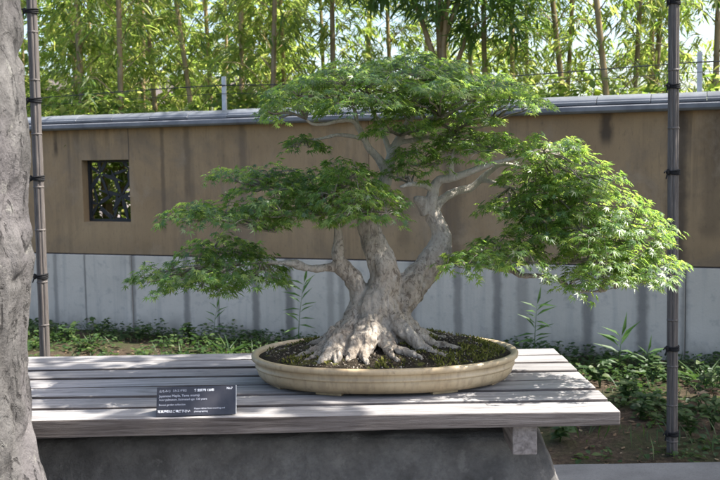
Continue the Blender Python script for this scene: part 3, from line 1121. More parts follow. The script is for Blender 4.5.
limb([(388, 325, D0 + .01, 21), (395, 306, D0 + .02, 20), (408, 290, D0 + .03, 17), (421, 276, D0 + .05, 15.5), (432, 263, D0 + .06, 15), (438.5, 251, D0 + .07, 13.5), (441.5, 240, D0 + .07, 11), (439, 228, D0 + .07, 9), (434, 217, D0 + .07, 8.4), (429, 208, D0 + .06, 7)], 18)
limb([(427, 212, D0 + .06, 8), (423, 205, D0 + .05, 6.5), (419, 199, D0 + .04, 5.8), (418.5, 196, D0 + .04, 4.5)], 12)
limb([(428, 212, D0 + .06, 7.5), (432, 198, D0 + .05, 6), (434, 188, D0 + .05, 5.5), (440, 180, D0 + .04, 5), (452, 178, D0 + .02, 4.2), (466, 173, D0, 3.7), (480, 168, D0 - .02, 3.2), (501, 161, D0 - .05, 2.4), (522, 157, D0 - .08, 1.8), (545, 152, D0 - .1, 1.4)], 12)
limb([(432, 215, D0 + .07, 7), (438, 204, D0 + .1, 5.4), (446, 197, D0 + .13, 4.6), (458, 191, D0 + .16, 4.2), (470, 188, D0 + .18, 4), (481, 179, D0 + .18, 3.4), (492, 170, D0 + .17, 3), (505, 164, D0 + .15, 2.2), (530, 170, D0 + .13, 1.6)], 12)
limb([(434, 188, D0 + .05, 4.5), (428, 187, D0 + .03, 3.4), (420, 185, D0, 3), (411, 184, D0 - .03, 2.6), (400, 187, D0 - .06, 1.8)], 10)
limb([(452, 178, D0 + .02, 3.4), (451.5, 168, D0 + .02, 3), (452, 158, D0 + .02, 2.4), (456, 146, D0 + .03, 1.6)], 10)
limb([(481, 180, D0 + .18, 2.8), (493, 182, D0 + .15, 2.4), (503, 186, D0 + .12, 2.0), (520, 190, D0 + .08, 1.4)], 10)
# low right limb that leaves behind the front pad
limb([(424, 256, D0 + .06, 9), (446, 258, D0 + .08, 6), (472, 262, D0 + .07, 5), (499, 267, D0 + .03, 4.4), (513, 270, D0 + .01, 4.2), (520, 276, D0 - .01, 3.2), (538, 276, D0 - .03, 2.8), (556, 279, D0 - .05, 2.6), (568, 287, D0 - .07, 2.4), (590, 292, D0 - .09, 2), (615, 288, D0 - .11, 1.5)], 12)
# upper limbs from the middle leader
limb([(387, 172, D0 + .07, 6), (378, 158, D0 + .05, 4), (369, 148, D0 + .03, 3.8), (364, 138, D0 + .02, 3.5), (358, 127, D0 + .01, 3), (352, 120.5, D0 - .01, 2.6), (338, 121, D0 - .03, 2.3), (326, 124, D0 - .05, 2.0), (312, 124, D0 - .07, 1.7), (306, 119, D0 - .08, 1.3)], 10)
limb([(364, 139, D0 + .02, 2.8), (350, 136, D0, 2.2), (336, 135, D0 - .02, 2), (324, 138, D0 - .03, 1.7), (306, 141, D0 - .05, 1.2)], 10)
limb([(357, 125, D0 + .01, 2.6), (354, 108, D0 + .02, 2.2), (344, 96, D0 + .02, 1.6)], 8)
limb([(388, 170, D0 + .07, 6), (393, 152, D0 + .1, 5), (402, 134, D0 + .12, 4.2), (412, 115, D0 + .13, 3.2), (424, 95, D0 + .12, 2.2), (432, 78, D0 + .1, 1.4)], 10)
limb([(403, 133, D0 + .12, 3.2), (424, 125, D0 + .1, 2.6), (446, 114, D0 + .06, 2.0), (476, 100, D0 + .02, 1.4)], 8)
limb([(398, 143, D0 + .11, 3.0), (425, 138, D0 + .12, 2.4), (455, 134, D0 + .14, 1.9), (492, 124, D0 + .15, 1.2)], 8)
limb([(391, 160, D0 + .09, 3.0), (384, 135, D0 + .12, 2.6), (374, 112, D0 + .16, 2.0), (366, 92, D0 + .2, 1.4)], 8)
# surface roots
roots = [
    [(352, 322, -.03, 12), (337, 335, -.06, 9.5), (322, 346, -.09, 6.5), (308, 353, -.11, 4), (294, 357, -.12, 2.5)],
    [(354, 326, -.05, 13), (342, 339, -.11, 11), (332, 350, -.15, 9), (325, 358, -.19, 6), (319, 364, -.21, 3)],
    [(346, 330, .0, 9), (324, 341, .02, 6), (306, 348, .03, 4), (286, 352, .05, 3), (270, 355, .06, 2)],
    [(364, 328, -.07, 13), (357, 341, -.13, 10.5), (353, 351, -.17, 7.5), (349, 361, -.21, 4.5), (346, 367, -.23, 3)],
    [(374, 326, -.08, 12), (370, 339, -.14, 9), (367, 349, -.17, 7), (364, 358, -.21, 4.5), (368, 365, -.23, 3)],
    [(382, 341, -.13, 6), (387, 349, -.17, 5), (392, 356, -.20, 3.5), (398, 361, -.23, 2.5)],
    [(392, 318, -.05, 12), (402, 329, -.09, 9), (413, 338, -.12, 7), (424, 345, -.14, 5.5), (436, 351, -.17, 4), (447, 356, -.18, 2.5)],
    [(374, 320, -.07, 12), (374, 327, -.09, 9), (384, 334, -.12, 6), (395, 341, -.15, 5), (408, 347, -.17, 4.5), (417, 353, -.19, 3.5), (421, 360, -.21, 2.5)],
    [(400, 318, -.03, 12), (414, 331, -.06, 8), (430, 340, -.08, 6), (446, 346, -.09, 4.5), (462, 350, -.10, 2.5)],
    [(402, 320, .0, 10), (418, 333, .02, 6.5), (440, 340, .04, 4.5), (462, 344, .05, 3.5), (484, 348, .06, 2)],
    [(330, 345, -.1, 6), (317, 355, -.15, 3.5), (306, 361, -.17, 2)],
    [(342, 346, -.14, 7), (338, 356, -.19, 5), (337, 364, -.22, 3)],
]
for rt in roots:
    p, r = PX([(a, b_, D0 + c, q) for a, b_, c, q in rt])
    for i in range(len(p)):
        sz = TZ + soil_z(max(-.42, min(.42, p[i].x - PCX)), max(-.28, min(.28, p[i].y - PCY)))
        t = i / (len(p) - 1)
        if t > 0.45:
            p[i].z = min(p[i].z, sz + r[i] * (0.55 - 1.1 * max(0, (t - 0.6) / 0.4)))
    p.append(p[-1] + (p[-1] - p[-2]) * 0.5 + Vector((0, 0, -0.03)))
    r.append(r[-1] * 0.6)
    tr.tube(p, r, 12, 0.01, 0.2)
trunk = tr.build('trunk', M['bark'], None, True)
md = trunk.modifiers.new('r', 'REMESH')
md.mode = 'VOXEL'
md.voxel_size = 0.0034
ms = trunk.modifiers.new('s', 'SMOOTH')
ms.factor = 0.5
ms.iterations = 5
dg = bpy.context.evaluated_depsgraph_get()
me = bpy.data.meshes.new_from_object(trunk.evaluated_get(dg))
trunk.modifiers.clear()
trunk.data = me
nv = len(me.vertices)
co = np.empty(nv * 3)
me.vertices.foreach_get('co', co)
co = co.reshape(-1, 3)
no = np.empty(nv * 3)
me.vertices.foreach_get('normal', no)
no = no.reshape(-1, 3)
dsp = np.zeros(nv)
for i in range(nv):
    p = Vector(co[i])
    lowf = min(1.0, max(0.15, (1.30 - p.z) / 0.22))
    ridge = 1 - abs(noise.noise(Vector((p.x * 34, p.y * 34, p.z * 11))))
    dsp[i] = lowf * (0.0045 * noise.fractal(p * 26, 0.8, 2.0, 4) - 0.0045 * max(0, ridge - 0.72) / 0.28 + 0.004 * noise.noise(Vector((p.x * 18, p.y * 18, p.z * 7 + 4))))
me.vertices.foreach_set('co', (co + no * dsp[:, None]).reshape(-1))
me.polygons.foreach_set('use_smooth', [True] * len(me.polygons))
me.update()
tpart(trunk)

# leaf pads: (x, y, half width px, half height px, depth offset, depth half m, anchor (x,y,dd))
pads = [
    # top dome
    (408, 62, 46, 9, 0.06, 0.2, (430, 76, .10)), (458, 119, 40, 8, 0.10, 0.18, (455, 132, .14)),
    (412, 71, 72, 15, 0.04, 0.26, (432, 80, .10)), (362, 81, 66, 15, -0.02, 0.26, (366, 94, .2)), (470, 83, 56, 15, 0.00, 0.26, (474, 101, .02)),
    (318, 92, 52, 13, -0.06, 0.24, (340, 98, .02)), (284, 106, 33, 11, -0.08, 0.19, (306, 119, -.08)), (508, 100, 40, 12, 0.02, 0.22, (490, 124, .15)),
    (432, 93, 60, 10, -0.14, 0.2, (440, 116, .06)), (400, 125, 34, 12, -0.05, 0.17, (400, 136, .12)), (366, 101, 46, 11, -0.18, 0.18, (366, 98, .2)),
    (438, 104, 46, 8, 0.20, 0.2, (430, 125, .1)),
    (300, 142, 24, 8, -0.05, 0.12, (306, 141, -.05)),
    (486, 146, 56, 14, 0.02, 0.2, (456, 146, .03)), (458, 136, 34, 12, 0.10, 0.16, (455, 134, .14)), (548, 145, 36, 12, -0.04, 0.19, (545, 152, -.1)),
    (412, 152, 24, 9, -0.02, 0.12, (393, 152, .1)),
    # middle left
    (350, 186, 46, 19, -0.10, 0.22, (335, 212, -.04)), (366, 204, 44, 20, -0.16, 0.2, (337, 218, -.04)), (322, 204, 48, 19, -0.04, 0.22, (335, 212, -.04)),
    (345, 166, 26, 10, -0.10, 0.13, (340, 190, -.05)), (282, 205, 50, 17, -0.06, 0.22, (325, 215, -.06)), (232, 211, 52, 14, -0.10, 0.2, (276, 232, -.06)), (196, 213, 33, 10, -0.13, 0.16, (240, 222, -.08)),
    (240, 172, 28, 10, -0.02, 0.16, (265, 187, -.03)), (278, 184, 44, 11, 0.0, 0.2, (285, 190, -.03)), (275, 168, 24, 6, 0.04, 0.12, (270, 180, -.03)), (316, 176, 28, 8, 0.08, 0.15, (325, 200, -.03)),
    (400, 172, 22, 7, 0.02, 0.1, (411, 184, -.03)), (424, 163, 22, 6, 0.0, 0.1, (452, 160, .02)),
    # lower left
    (246, 262, 42, 17, -0.12, 0.2, (262, 262, -.13)), (200, 268, 44, 16, -0.14, 0.2, (240, 262, -.14)), (162, 273, 30, 12, -0.18, 0.16, (205, 266, -.15)), (222, 244, 40, 10, 0.02, 0.18, (250, 256, -.1)), (262, 275, 25, 13, -0.16, 0.14, (262, 262, -.13)), (205, 284, 36, 8, -0.2, 0.14, (215, 270, -.15)),
    # right
    (472, 259, 40, 12, -0.16, 0.16, (446, 258, .08)), (516, 254, 38, 14, -0.14, 0.19, (499, 267, .03)), (508, 244, 40, 12, -0.02, 0.18, (513, 262, .02)),
    (506, 203, 28, 12, 0.06, 0.18, (510, 188, .1)), (540, 204, 34, 15, 0.02, 0.2, (530, 190, .08)), (535, 178, 36, 14, 0.06, 0.18, (530, 170, .13)), (548, 229, 30, 14, -0.08, 0.18, (540, 215, .05)),
    (566, 160, 32, 11, -0.05, 0.18, (545, 152, -.1)), (552, 186, 34, 13, -0.02, 0.18, (530, 172, .1)), (536, 226, 30, 11, 0.02, 0.16, (530, 200, .05)), (600, 176, 26, 9, -0.05, 0.15, (570, 172, -.05)),
    # bright right hand mass
    (574, 178, 36, 15, -0.06, 0.2, (545, 160, -.05)), (598, 196, 40, 17, -0.08, 0.21, (570, 195, -.04)), (590, 224, 42, 19, -0.12, 0.22, (560, 215, -.02)), (628, 218, 38, 17, -0.10, 0.2, (590, 215, -.06)),
    (638, 238, 34, 14, -0.12, 0.19, (610, 240, -.08)), (604, 252, 44, 19, -0.16, 0.22, (570, 262, -.07)), (642, 260, 34, 12, -0.16, 0.18, (615, 284, -.11)), (608, 271, 40, 12, -0.18, 0.2, (600, 290, -.1)), (574, 276, 22, 9, -0.18, 0.14, (568, 287, -.07)), (566, 204, 28, 16, -0.04, 0.16, (550, 195, 0)),
    (632, 273, 28, 8, -0.20, 0.14, (615, 288, -.11)), (660, 259, 18, 7, -0.16, 0.12, (640, 272, -.14)),
]
MT = [maple_template(i) for i in range(4)]
up = np.array([0, 0, 1.0])
for pi_, (x, y, hw, hh, dd, bd, anc) in enumerate(pads):
    d = D0 + dd
    c = np.array(P(x, y, d))
    a, h = hw * d / F, hh * d / F
    anch = np.array(P(anc[0], anc[1], D0 + anc[2]))
    area = math.pi * a * bd
    nsp = max(10, int(area * 900 * (0.7 + 9 * h)))
    tilt_ = 0.3 if c[2] > 1.5 else 0.85
    mats = [[] for _ in MT]
    twigs = MB()
    mid = 0.5 * (anch + c) - np.array([0, 0, 0.25 * h])
    pts = [anch]
    cl_end = c - np.array([0, 0, 0.3 * h])
    br_paths = []
    for q in range(6):
        an = q * 1.047 + rng.uniform(-.4, .4)
        e = c + np.array([0.62 * a * math.cos(an), 0.62 * bd * math.sin(an), -0.5 * h])
        m1 = 0.55 * anch + 0.45 * e + np.array([rng.uniform(-.012, .012), rng.uniform(-.012, .012), rng.uniform(-.004, .014)])
        twigs.tube([anch, m1, 0.25 * anch + 0.75 * e + rng.uniform(-.01, .01, 3), e], [0.0042, 0.0034, 0.0026, 0.0014], 6, 0.02)
        br_paths += [0.55 * m1 + 0.45 * e, e]
    br_paths = np.array(br_paths)
    lean = rng.uniform(-.12, .12, 2)
    for sidx in range(nsp):
        t = rng.uniform(0, 6.283)
        r = math.sqrt(rng.uniform(0.0, 1.0))
        if rng.uniform() < 0.16:
            r *= rng.uniform(1.08, 1.3)   # stray sprays past the edge of the pad
        wobr = 1 + 0.22 * noise.noise(Vector((math.cos(t) * 1.7, math.sin(t) * 1.7, pi_ * 3.1)))
        rx, ry = r * math.cos(t) * wobr, r * math.sin(t) * wobr
        dome = max(-0.15, 1 - r * r)
        z = h * (1.25 * dome - 0.55) + rng.uniform(-0.55, 0.30) * h * (0.4 + dome) + (rx * lean[0] + ry * lean[1]) * a
        z += 0.6 * h * noise.noise(Vector((rx * 2.6, ry * 2.6, pi_ * 1.9)))
        sp = c + np.array([rx * a, ry * bd, z])
        outw = np.array([rx * bd + 1e-3, ry * a, 0.0])
        outw = outw / np.linalg.norm(outw)
        jit = rng.normal(0, 0.5, 2)
        outw = outw * (0.35 + r) + np.array([jit[0], jit[1], 0.06 + 0.25 * (0.5 - r) + rng.normal(0, 0.14)])
        outw /= np.linalg.norm(outw)
        # twig from the nearest branchlet to the spray
        kb = br_paths[np.argmin(((br_paths - sp) ** 2).sum(1))]
        if sidx % 2 == 0:
            m_ = 0.5 * (kb + sp) + np.array([0, 0, 0.006])
            twigs.tube([kb, m_, sp], [0.0015, 0.0012, 0.0008], 4, 0.04)
        side = np.cross(outw, up)
        side /= np.linalg.norm(side) + 1e-9
        nl = rng.integers(4, 7)
        for q in range(nl):
            fan = (q - (nl - 1) / 2) * 0.62 + rng.normal(0, 0.2)
            fw = outw * math.cos(fan) + side * math.sin(fan)
            fw[2] -= 0.10 + 0.22 * r + rng.uniform(-0.12, 0.24)
            nrm = up + rng.normal(0, 0.36, 3) + outw * (0.15 + tilt_ * r)
            if x > 555:   # leaves on the open side turn to the light
                nrm = nrm + 1.1 * np.array(to_sun)
            pos = sp + fw * rng.uniform(0.006, 0.028) + np.array([0, 0, rng.uniform(-0.008, 0.008)])
            sc = rng.choice([rng.uniform(0.012, 0.020), rng.uniform(0.018, 0.0275)])
            mats[rng.integers(0, len(MT))].append(frame(fw, nrm, sc, pos))
    vs, fs, off = [], [], 0
    allm = []
    meshes = []
    # join the four leaf templates into one pad mesh
    V_, Fc = [], []
    for (tv, tf), mm in zip(MT, mats):
        if not mm:
            continue
        mm = np.array(mm)
        vv = np.einsum('nij,vj->nvi', mm[:, :3, :3], np.array(tv)) + mm[:, None, :3, 3]
        ff = np.array(tf)[None] + (np.arange(len(mm)) * len(tv))[:, None, None] + off
        off += len(mm) * len(tv)
        V_.append(vv.reshape(-1, 3))
        Fc.append(ff.reshape(-1, 4))
    V_, Fc = np.concatenate(V_), np.concatenate(Fc)
    me = scatter_mesh('leaf_pad', V_, Fc, [np.eye(4)])
    tpart(link('leaf_pad', me, M['maple']))
    tpart(twigs.build('branch', M['twig'], None, True, fixn=False))

# ================================================================== SIGN
sl, sr = P(156.5, 418, 2.79), P(235.5, 414.5, 2.80)
bl = Vector((-0.617, 2.783, TZ))
sgn_w, sgn_h, tilt = 0.236, 0.090, math.radians(24)
sign = tag(empty('name_plaque', bl, math.radians(3.5)), 'small black plaque with white lettering leaning on the table front', 'sign')
mb = MB()
T = Matrix.Rotation(-tilt, 4, 'X')
mb.box(0, sgn_w, 0, 0.003, 0.002, sgn_h, T)
mb.build('plate', M['plate'], sign, bevel=0.0008)
mb = MB()
mb.box(sgn_w + 0.0004, sgn_w + 0.0024, -0.0006, 0.0034, 0.004, sgn_h, T)
mb.build('edge_strip', M['edge'], sign)
mb = MB()
top = T @ Vector((0, 0.0035, sgn_h - 0.002))
ang2 = math.atan2(0.055, top.z)
T2 = Matrix.Translation((0, top.y, top.z)) @ Matrix.Rotation(ang2, 4, 'X')
mb.box(0.004, sgn_w - 0.004, 0.0, 0.0025, -math.hypot(0.055, top.z) + 0.003, -0.003, T2)
mb.build('back_stand', M['plate'], sign)


def text(body, x, z, size, mat, bold=0.0, align='LEFT'):
    cu = bpy.data.curves.new('lettering', 'FONT')
    cu.body = body
    cu.size = size
    cu.align_x = align
    cu.offset = bold
    cu.resolution_u = 3
    o = bpy.data.objects.new('lettering', cu)
    C.objects.link(o)
    dg = bpy.context.evaluated_depsgraph_get()
    dg.update()
    me = bpy.data.meshes.new_from_object(o.evaluated_get(dg))
    bpy.data.objects.remove(o)
    me.materials.clear()
    ob = link('lettering', me, mat, sign)
    ob.matrix_local = T @ Matrix.Translation((x, -0.0006, z)) @ Matrix.Rotation(math.pi / 2, 4, 'X')
    return ob


text('山もみじ（カエデ科）', 0.007, 0.0745, 0.0088, M['inkdim'])
text('推定樹齢 120年', 0.112, 0.0745, 0.0088, M['ink'], 0.00025)
text('No.7', 0.209, 0.0785, 0.0085, M['ink'], 0.0002)
text('Japanese Maple, Yama momiji', 0.007, 0.0595, 0.0102, M['inkdim'])
text('Acer palmatum, Estimated age: 120 years', 0.007, 0.0485, 0.0086, M['inkdim'])
text('Bonsai garden collection', 0.007, 0.0335, 0.0080, M['inkdim'])
text('写真撮影はご遠慮下さい', 0.004, 0.0130, 0.0088, M['ink'], 0.00025)
text('Please refrain from touching and', 0.112, 0.0205, 0.0070, M['inkdim'])
text('photographing', 0.112, 0.0120, 0.0070, M['inkdim'])

# ================================================================== PLANTS IN THE BED


def ground_z(x, y):
    z = 0.035 * noise.fractal(Vector((x * 1.6, y * 1.6, 0)), 1.0, 2.0, 4)
    return (z + 0.03) * min(1, max(0, (y - 4.62) / 0.35))


def wall_gap(x, y):
    """distance in front of the wall face"""
    return -((x - WA.x) * -wu.y + (y - WA.y) * wu.x)


mats = []
for i in range(12000):
    x, y = U(-4.2, 4.6), U(4.7, 9.0)
    g_ = wall_gap(x, y)
    if g_ < 0.06:
        continue
    clump = noise.fractal(Vector((x * 1.9, y * 1.9, 7)), 0.9, 2.0, 4)
    near_wall = max(0, 1 - g_ / 1.4)
    left = 0.16 if x < 0.2 else 0.12
    if clump + left + 0.35 * near_wall + U(-.25, .25) < 0.24:
        continue
    hmax = (0.05 + 0.10 * near_wall) * (0.6 + max(0, clump))
    base = Vector((x, y, ground_z(x, y)))
    for q in range(6):
        an = U(0, 6.283)
        hgt = U(0.01, hmax)
        f = np.array([math.cos(an), math.sin(an), U(-0.3, 0.5)])
        mats.append(frame(f, np.array([U(-.5, .5), U(-.5, .5), 1]), U(0.022, 0.055), (x + 0.04 * math.cos(an), y + 0.04 * math.sin(an), base.z + hgt)))
me = scatter_mesh('ground_cover', OVAL_V, OVAL_F, mats)
tag(link('ground_cover', me, M['gleaf']), kind='stuff')
mats = []
for i in range(3800):
    x, y = U(-4, 4.6), U(4.66, 8.8)
    if wall_gap(x, y) < 0.03:
        continue
    an = U(0, 6.283)
    mats.append(frame(np.array([math.cos(an), math.sin(an), U(-.2, .3)]), np.array([U(-.4, .4), U(-.4, .4), 1]), U(0.012, 0.045), (x, y, ground_z(x, y) + U(0.003, 0.012))))
me = scatter_mesh('leaf_litter', [(0, 0, 0), (-0.22, 0.4, 0.06), (0, 1, 0.05), (0.24, 0.5, 0.0)], [(0, 3, 2, 1)], mats)
tag(link('leaf_litter', me, M['dry']), kind='stuff')


mats = []
for i in range(9000):
    x, y = U(-4.2, 4.6), U(4.68, 9.0)
    if wall_gap(x, y) < 0.04 or noise.fractal(Vector((x * 1.5, y * 1.5, 31)), 0.9, 2.0, 4) + U(-.2, .2) < 0.02:
        continue
    an = U(0, 6.283)
    mats.append(frame(np.array([math.cos(an) * .7, math.sin(an) * .7, U(0.4, 1.6)]), np.array([U(-.4, .4), U(-.4, .4), 1]), U(0.05, 0.15), (x, y, ground_z(x, y) - 0.004)))
me = scatter_mesh('grass', [(0, 0, 0), (-0.03, 0.5, 0.02), (0, 1, -0.12), (0.03, 0.5, 0.02)], [(0, 3, 2, 1)], mats)
tag(link('grass', me, M['gleaf']), kind='stuff')


def sprig(x, ybase, ytop, d, label, nl=12, ll=0.15, lean=0.02, group='bamboo shoots at the wall foot'):
    """young bamboo shoot: stem with paired lance leaves"""
    top = P(x, ytop, d)
    gz = ground_z(top.x, d)
    hgt = top.z - gz
    root = tag(empty('bamboo_shoot', (top.x, d, gz)), label, 'plant', group)
    mb = MB()
    cv = lambda t: Vector((lean * t * t * hgt * 2, -0.02 * t, hgt * t))
    mb.tube([cv(t / 6) for t in range(7)], [0.0042 * (1 - t / 7.5) for t in range(7)], 6, 0.03)
    mb.build('stem', M['sleaf'], root, True)
    mats = []
    for i in range(nl):
        t = 0.36 + 0.62 * i / (nl - 1)
        p = cv(t)
        sgn = 1 if i % 2 else -1
        f = np.array([sgn * U(0.5, 1.0), U(-0.9, 0.5), U(0.2, 1.1) if t > 0.75 else U(-0.2, 0.8)])
        mats.append(frame(f, np.array([-0.2 * sgn, -0.55, 0.8]), ll * U(0.75, 1.1), tuple(p)))
    mats.append(frame(np.array([0.25, -0.1, 1.0]), np.array([0.2, -1, 0.2]), ll * 0.9, tuple(cv(1.0))))
    link('leaves', scatter_mesh('leaves', LANCE_V, LANCE_F, mats), M['sleaf'], root)


sprig(297, 338, 283, 7.6, 'bamboo shoot rising left of the maple trunk before the concrete', 15, 0.17, 0.05)
sprig(534, 350, 304, 6.9, 'bamboo shoot with crowded leaves right of the tray', 16, 0.16, 0.02)
sprig(619, 362, 336, 6.55, 'short bamboo shoot with broad feathered leaves beyond the table end', 11, 0.20, 0.02)
sprig(213, 345, 308, 8.0, 'faint thin bamboo shoot behind the left table planks', 7, 0.12, 0.06)
sprig(648, 378, 352, 6.4, 'small bamboo shoot close beside the right support pole', 8, 0.14, -0.02)


def blades(x, y, d, label, n, ln, spread=0.9, mat='gleaf'):
    p = P(x, y, d)
    gz = ground_z(p.x, d)
    mats = []
    for i in range(n):
        an = U(0, 6.283)
        f = np.array([math.cos(an) * spread, math.sin(an) * spread, U(0.25, 1.2)])
        mats.append(frame(f, np.array([0, 0, 1.0]) + 0.2 * np.array([U(-1, 1), U(-1, 1), 0]), ln * U(0.6, 1.15), (U(-.03, .03), U(-.03, .03), 0)))
    me = scatter_mesh('grass_tuft', [(x_ * 0.4, y_, z_ * 1.6) for x_, y_, z_ in LANCE_V], LANCE_F, mats)
    o = link('grass_tuft', me, M[mat])
    o.location = (p.x, d, gz)
    return tag(o, label, 'grass', 'grass tufts in the bed')


blades(228, 352, 7.35, 'thin bladed green grass tuft arching behind the back plank', 30, 0.27)
blades(705, 372, 6.2, 'grass tuft under the wall at the right edge', 18, 0.24)


def weed(loc, hgt, nl, ls, label, mat='gleaf', sc=1.0):
    root = tag(empty('leafy_weed', loc), label, 'plant', 'leafy weeds in the bed')
    mb = MB()
    mats = []
    for s in range(4):
        an = U(0, 6.283)
        tip = Vector((math.cos(an) * hgt * 0.45, math.sin(an) * hgt * 0.45, hgt * U(0.7, 1.05)))
        midp = Vector((tip.x * 0.3, tip.y * 0.3, tip.z * 0.6))
        mb.tube([(0, 0, 0), midp, tip], [0.004, 0.003, 0.0015], 5, 0.03)
        for i in range(nl):
            t = U(0.25, 1)
            q = midp * (2 * t) if t < 0.5 else midp.lerp(tip, (t - 0.5) * 2)
            a2 = U(0, 6.283)
            mats.append(frame(np.array([math.cos(a2), math.sin(a2), U(-0.2, 0.5)]), np.array([U(-.4, .4), -0.3 + U(-.4, .4), 1]), ls * U(0.6, 1.2), tuple(q)))
    mb.build('stem', M['gleaf'], root, True)
    link('leaves', scatter_mesh('leaves', OVAL_V, OVAL_F, mats), M[mat], root)
    return root


wspots = [(712, 440, 5.2, .20, 'broad leafed weed at the right edge by the path'), (690, 452, 5.05, .14, 'low leafy weed just right of the pole foot'),
          (702, 405, 5.7, .26, 'tall leafy weed between the right pole and the frame edge'), (640, 428, 5.35, .16, 'leafy weed left of the right pole foot'),
          (600, 440, 5.2, .13, 'small leafy weed below the table corner'), (575, 425, 5.4, .15, 'leafy weed under the right end of the table'),
          (628, 398, 5.8, .14, 'low weed just beyond the table corner'), (652, 376, 6.2, .2, 'weed tuft at the wall foot left of the right pole'),
          (560, 452, 5.0, .10, 'tiny weed beside the stone pedestal'), (190, 345, 7.9, .17, 'bushy weed at the concrete foot behind the left planks'),
          (100, 340, 8.2, .2, 'dense leafy weed near the left bamboo pole'), (70, 345, 8.1, .16, 'leafy weed growing beside the left bamboo pole foot'),
          (140, 344, 8.1, .14, 'leafy weed under the lattice window'), (600, 375, 6.2, .18, 'leafy weed behind the table end'),
          (715, 395, 5.9, .28, 'leafy weed rising at the far right edge of the bed')]
for x, y, d, hg, lab in wspots:
    p = P(x, y, d)
    weed((p.x, d, ground_z(p.x, d)), hg, 12, 0.055, lab)
dp = P(700, 398, 5.5)
weed((dp.x, 5.5, ground_z(dp.x, 5.5)), 0.24, 7, 0.06, 'half dry yellowed weed right of the right pole', 'dry')

# ================================================================== GROVE BEHIND THE WALL
rb = random.Random(11)


def make_bamboo(seed, H, lean, nleaf=1.0, low=1.3, spread=0.85):
    r = random.Random(seed)
    root = empty('bamboo', (0, 0, 0))
    mb = MB()
    nn = int(H / 0.27)
    cv = lambda t: Vector((lean[0] * t + 0.25 * lean[0] * t * t + 0.05 * math.sin(t * 5 + seed), lean[1] * t + 0.1 * lean[1] * t * t, H * t))
    pts, rad = [], []
    for i in range(nn + 1):
        t = i / nn
        r0 = 0.028 * (1 - 0.75 * t ** 1.5) + 0.004
        p = cv(t)
        if i:
            pts.append(p - Vector((0, 0, 0.015)))
            rad.append(r0)
        pts.append(p)
        rad.append(r0 * 1.16)
        pts.append(p + Vector((0, 0, 0.015)))
        rad.append(r0)
    mb.tube(pts, rad, 9, spline=False)
    mb.build('culm', M['culm'], root, True, fixn=False)
    tw = MB()
    mats = []
    for i in range(nn):
        t = i / nn
        if H * t < low:
            continue
        p = cv(t)
        for s in range(r.choice((2, 3, 3))):
            an = (i % 2) * math.pi + r.uniform(-1.3, 1.3) + s * 1.2
            ln = spread * r.uniform(0.6, 1.25) * (1 - 0.45 * t)
            dirh = Vector((math.cos(an), math.sin(an), 0))
            e = p + dirh * ln * 0.85 + Vector((0, 0, ln * r.uniform(0.1, 0.55)))
            m_ = p + dirh * ln * 0.4 + Vector((0, 0, ln * 0.38))
            tw.tube([p, m_, e], [0.006, 0.004, 0.0015], 4, 0.12)
            for c in range(int(11 * nleaf)):
                u = r.uniform(0.25, 1.05)
                q = (p * (1 - u) ** 2 + m_ * 2 * u * (1 - u) + e * u * u) if u < 1 else e
                q = q + Vector((r.gauss(0, .09), r.gauss(0, .09), r.gauss(-.04, .09)))
                a2 = an + r.uniform(-1.2, 1.2)
                for l in range(r.choice((4, 5, 6, 7))):
                    a3 = a2 + r.uniform(-0.9, 0.9)
                    f = np.array([math.cos(a3), math.sin(a3), r.uniform(-1.3, 0.15)])
                    nm = np.array([r.gauss(0, .5), r.gauss(0, .5), 1.0])
                    mats.append(frame(f, nm, r.uniform(0.10, 0.18), tuple(q + Vector((r.gauss(0, .015), r.gauss(0, .015), r.gauss(0, .015))))))
    tw.build('branches', M['culm'], root, True, fixn=False)
    link('leaves', scatter_mesh('leaves', LANCE_V, LANCE_F, mats), M['bleaf'], root)
    return root


protos = [make_bamboo(1, 6.4, (0.1, 0.0)), make_bamboo(2, 6.0, (-0.15, 0.1), 1.1), make_bamboo(3, 6.8, (0.05, -0.1), 0.9, 1.0), make_bamboo(4, 6.2, (-0.75, 0.1), 0.8, 1.8), make_bamboo(5, 5.6, (0.0, 0.15), 1.2, 0.6, 0.95)]
used = [False] * 5


def put_bamboo(idx, x, y, rz, label, sc=1.0, group='bamboos in the grove behind the wall'):
    if used[idx]:
        o = copy_tree(protos[idx])
    else:
        o = protos[idx]
        used[idx] = True
    o.location = (x, y, 0)
    o.rotation_euler = (0, 0, rz)
    o.scale = (sc, sc, sc)
    return tag(o, label, 'bamboo', group)


# culms one can pick out: (px at the coping line, distance behind the camera line, prototype, turn, label)
seen = [
    (76, 100, 10.3, 0, 0.4, 'brown bamboo culm above the wall nearest the left support pole'),
    (117, 104, 9.6, 2, 2.0, 'thick upright bamboo culm above the lattice window'),
    (163, 100, 10.8, 1, 1.0, 'dim slender bamboo culm between the window and the left wire post'),
    (190, 100, 10.2, 3, 0.2, 'leaning bamboo culm just left of the left wire post'),
    (247, 90, 10.0, 0, 3.3, 'tall bamboo culm rising left of the maple top'),
    (264, 90, 9.4, 1, 4.2, 'brown bamboo culm just behind the left edge of the maple top'),
    (279, 90, 10.4, 2, 5.1, 'slim dark bamboo culm beside the brown culm over the maple edge'),
    (333, 60, 9.6, 0, 1.6, 'golden bamboo culm standing alone against bright sky'),
    (563, 95, 9.2, 3, 0.0, 'thin leaning bamboo culm right of the maple top'),
    (606, 92, 8.4, 3, 0.15, 'thick leaning tan bamboo culm over the right of the wall'),
    (627, 92, 9.8, 1, 2.6, 'short slim bamboo culm between the leaning culm and right pole'),
    (714, 60, 8.6, 2, 0.8, 'tan bamboo culm at the right edge beside the wire post'),
]
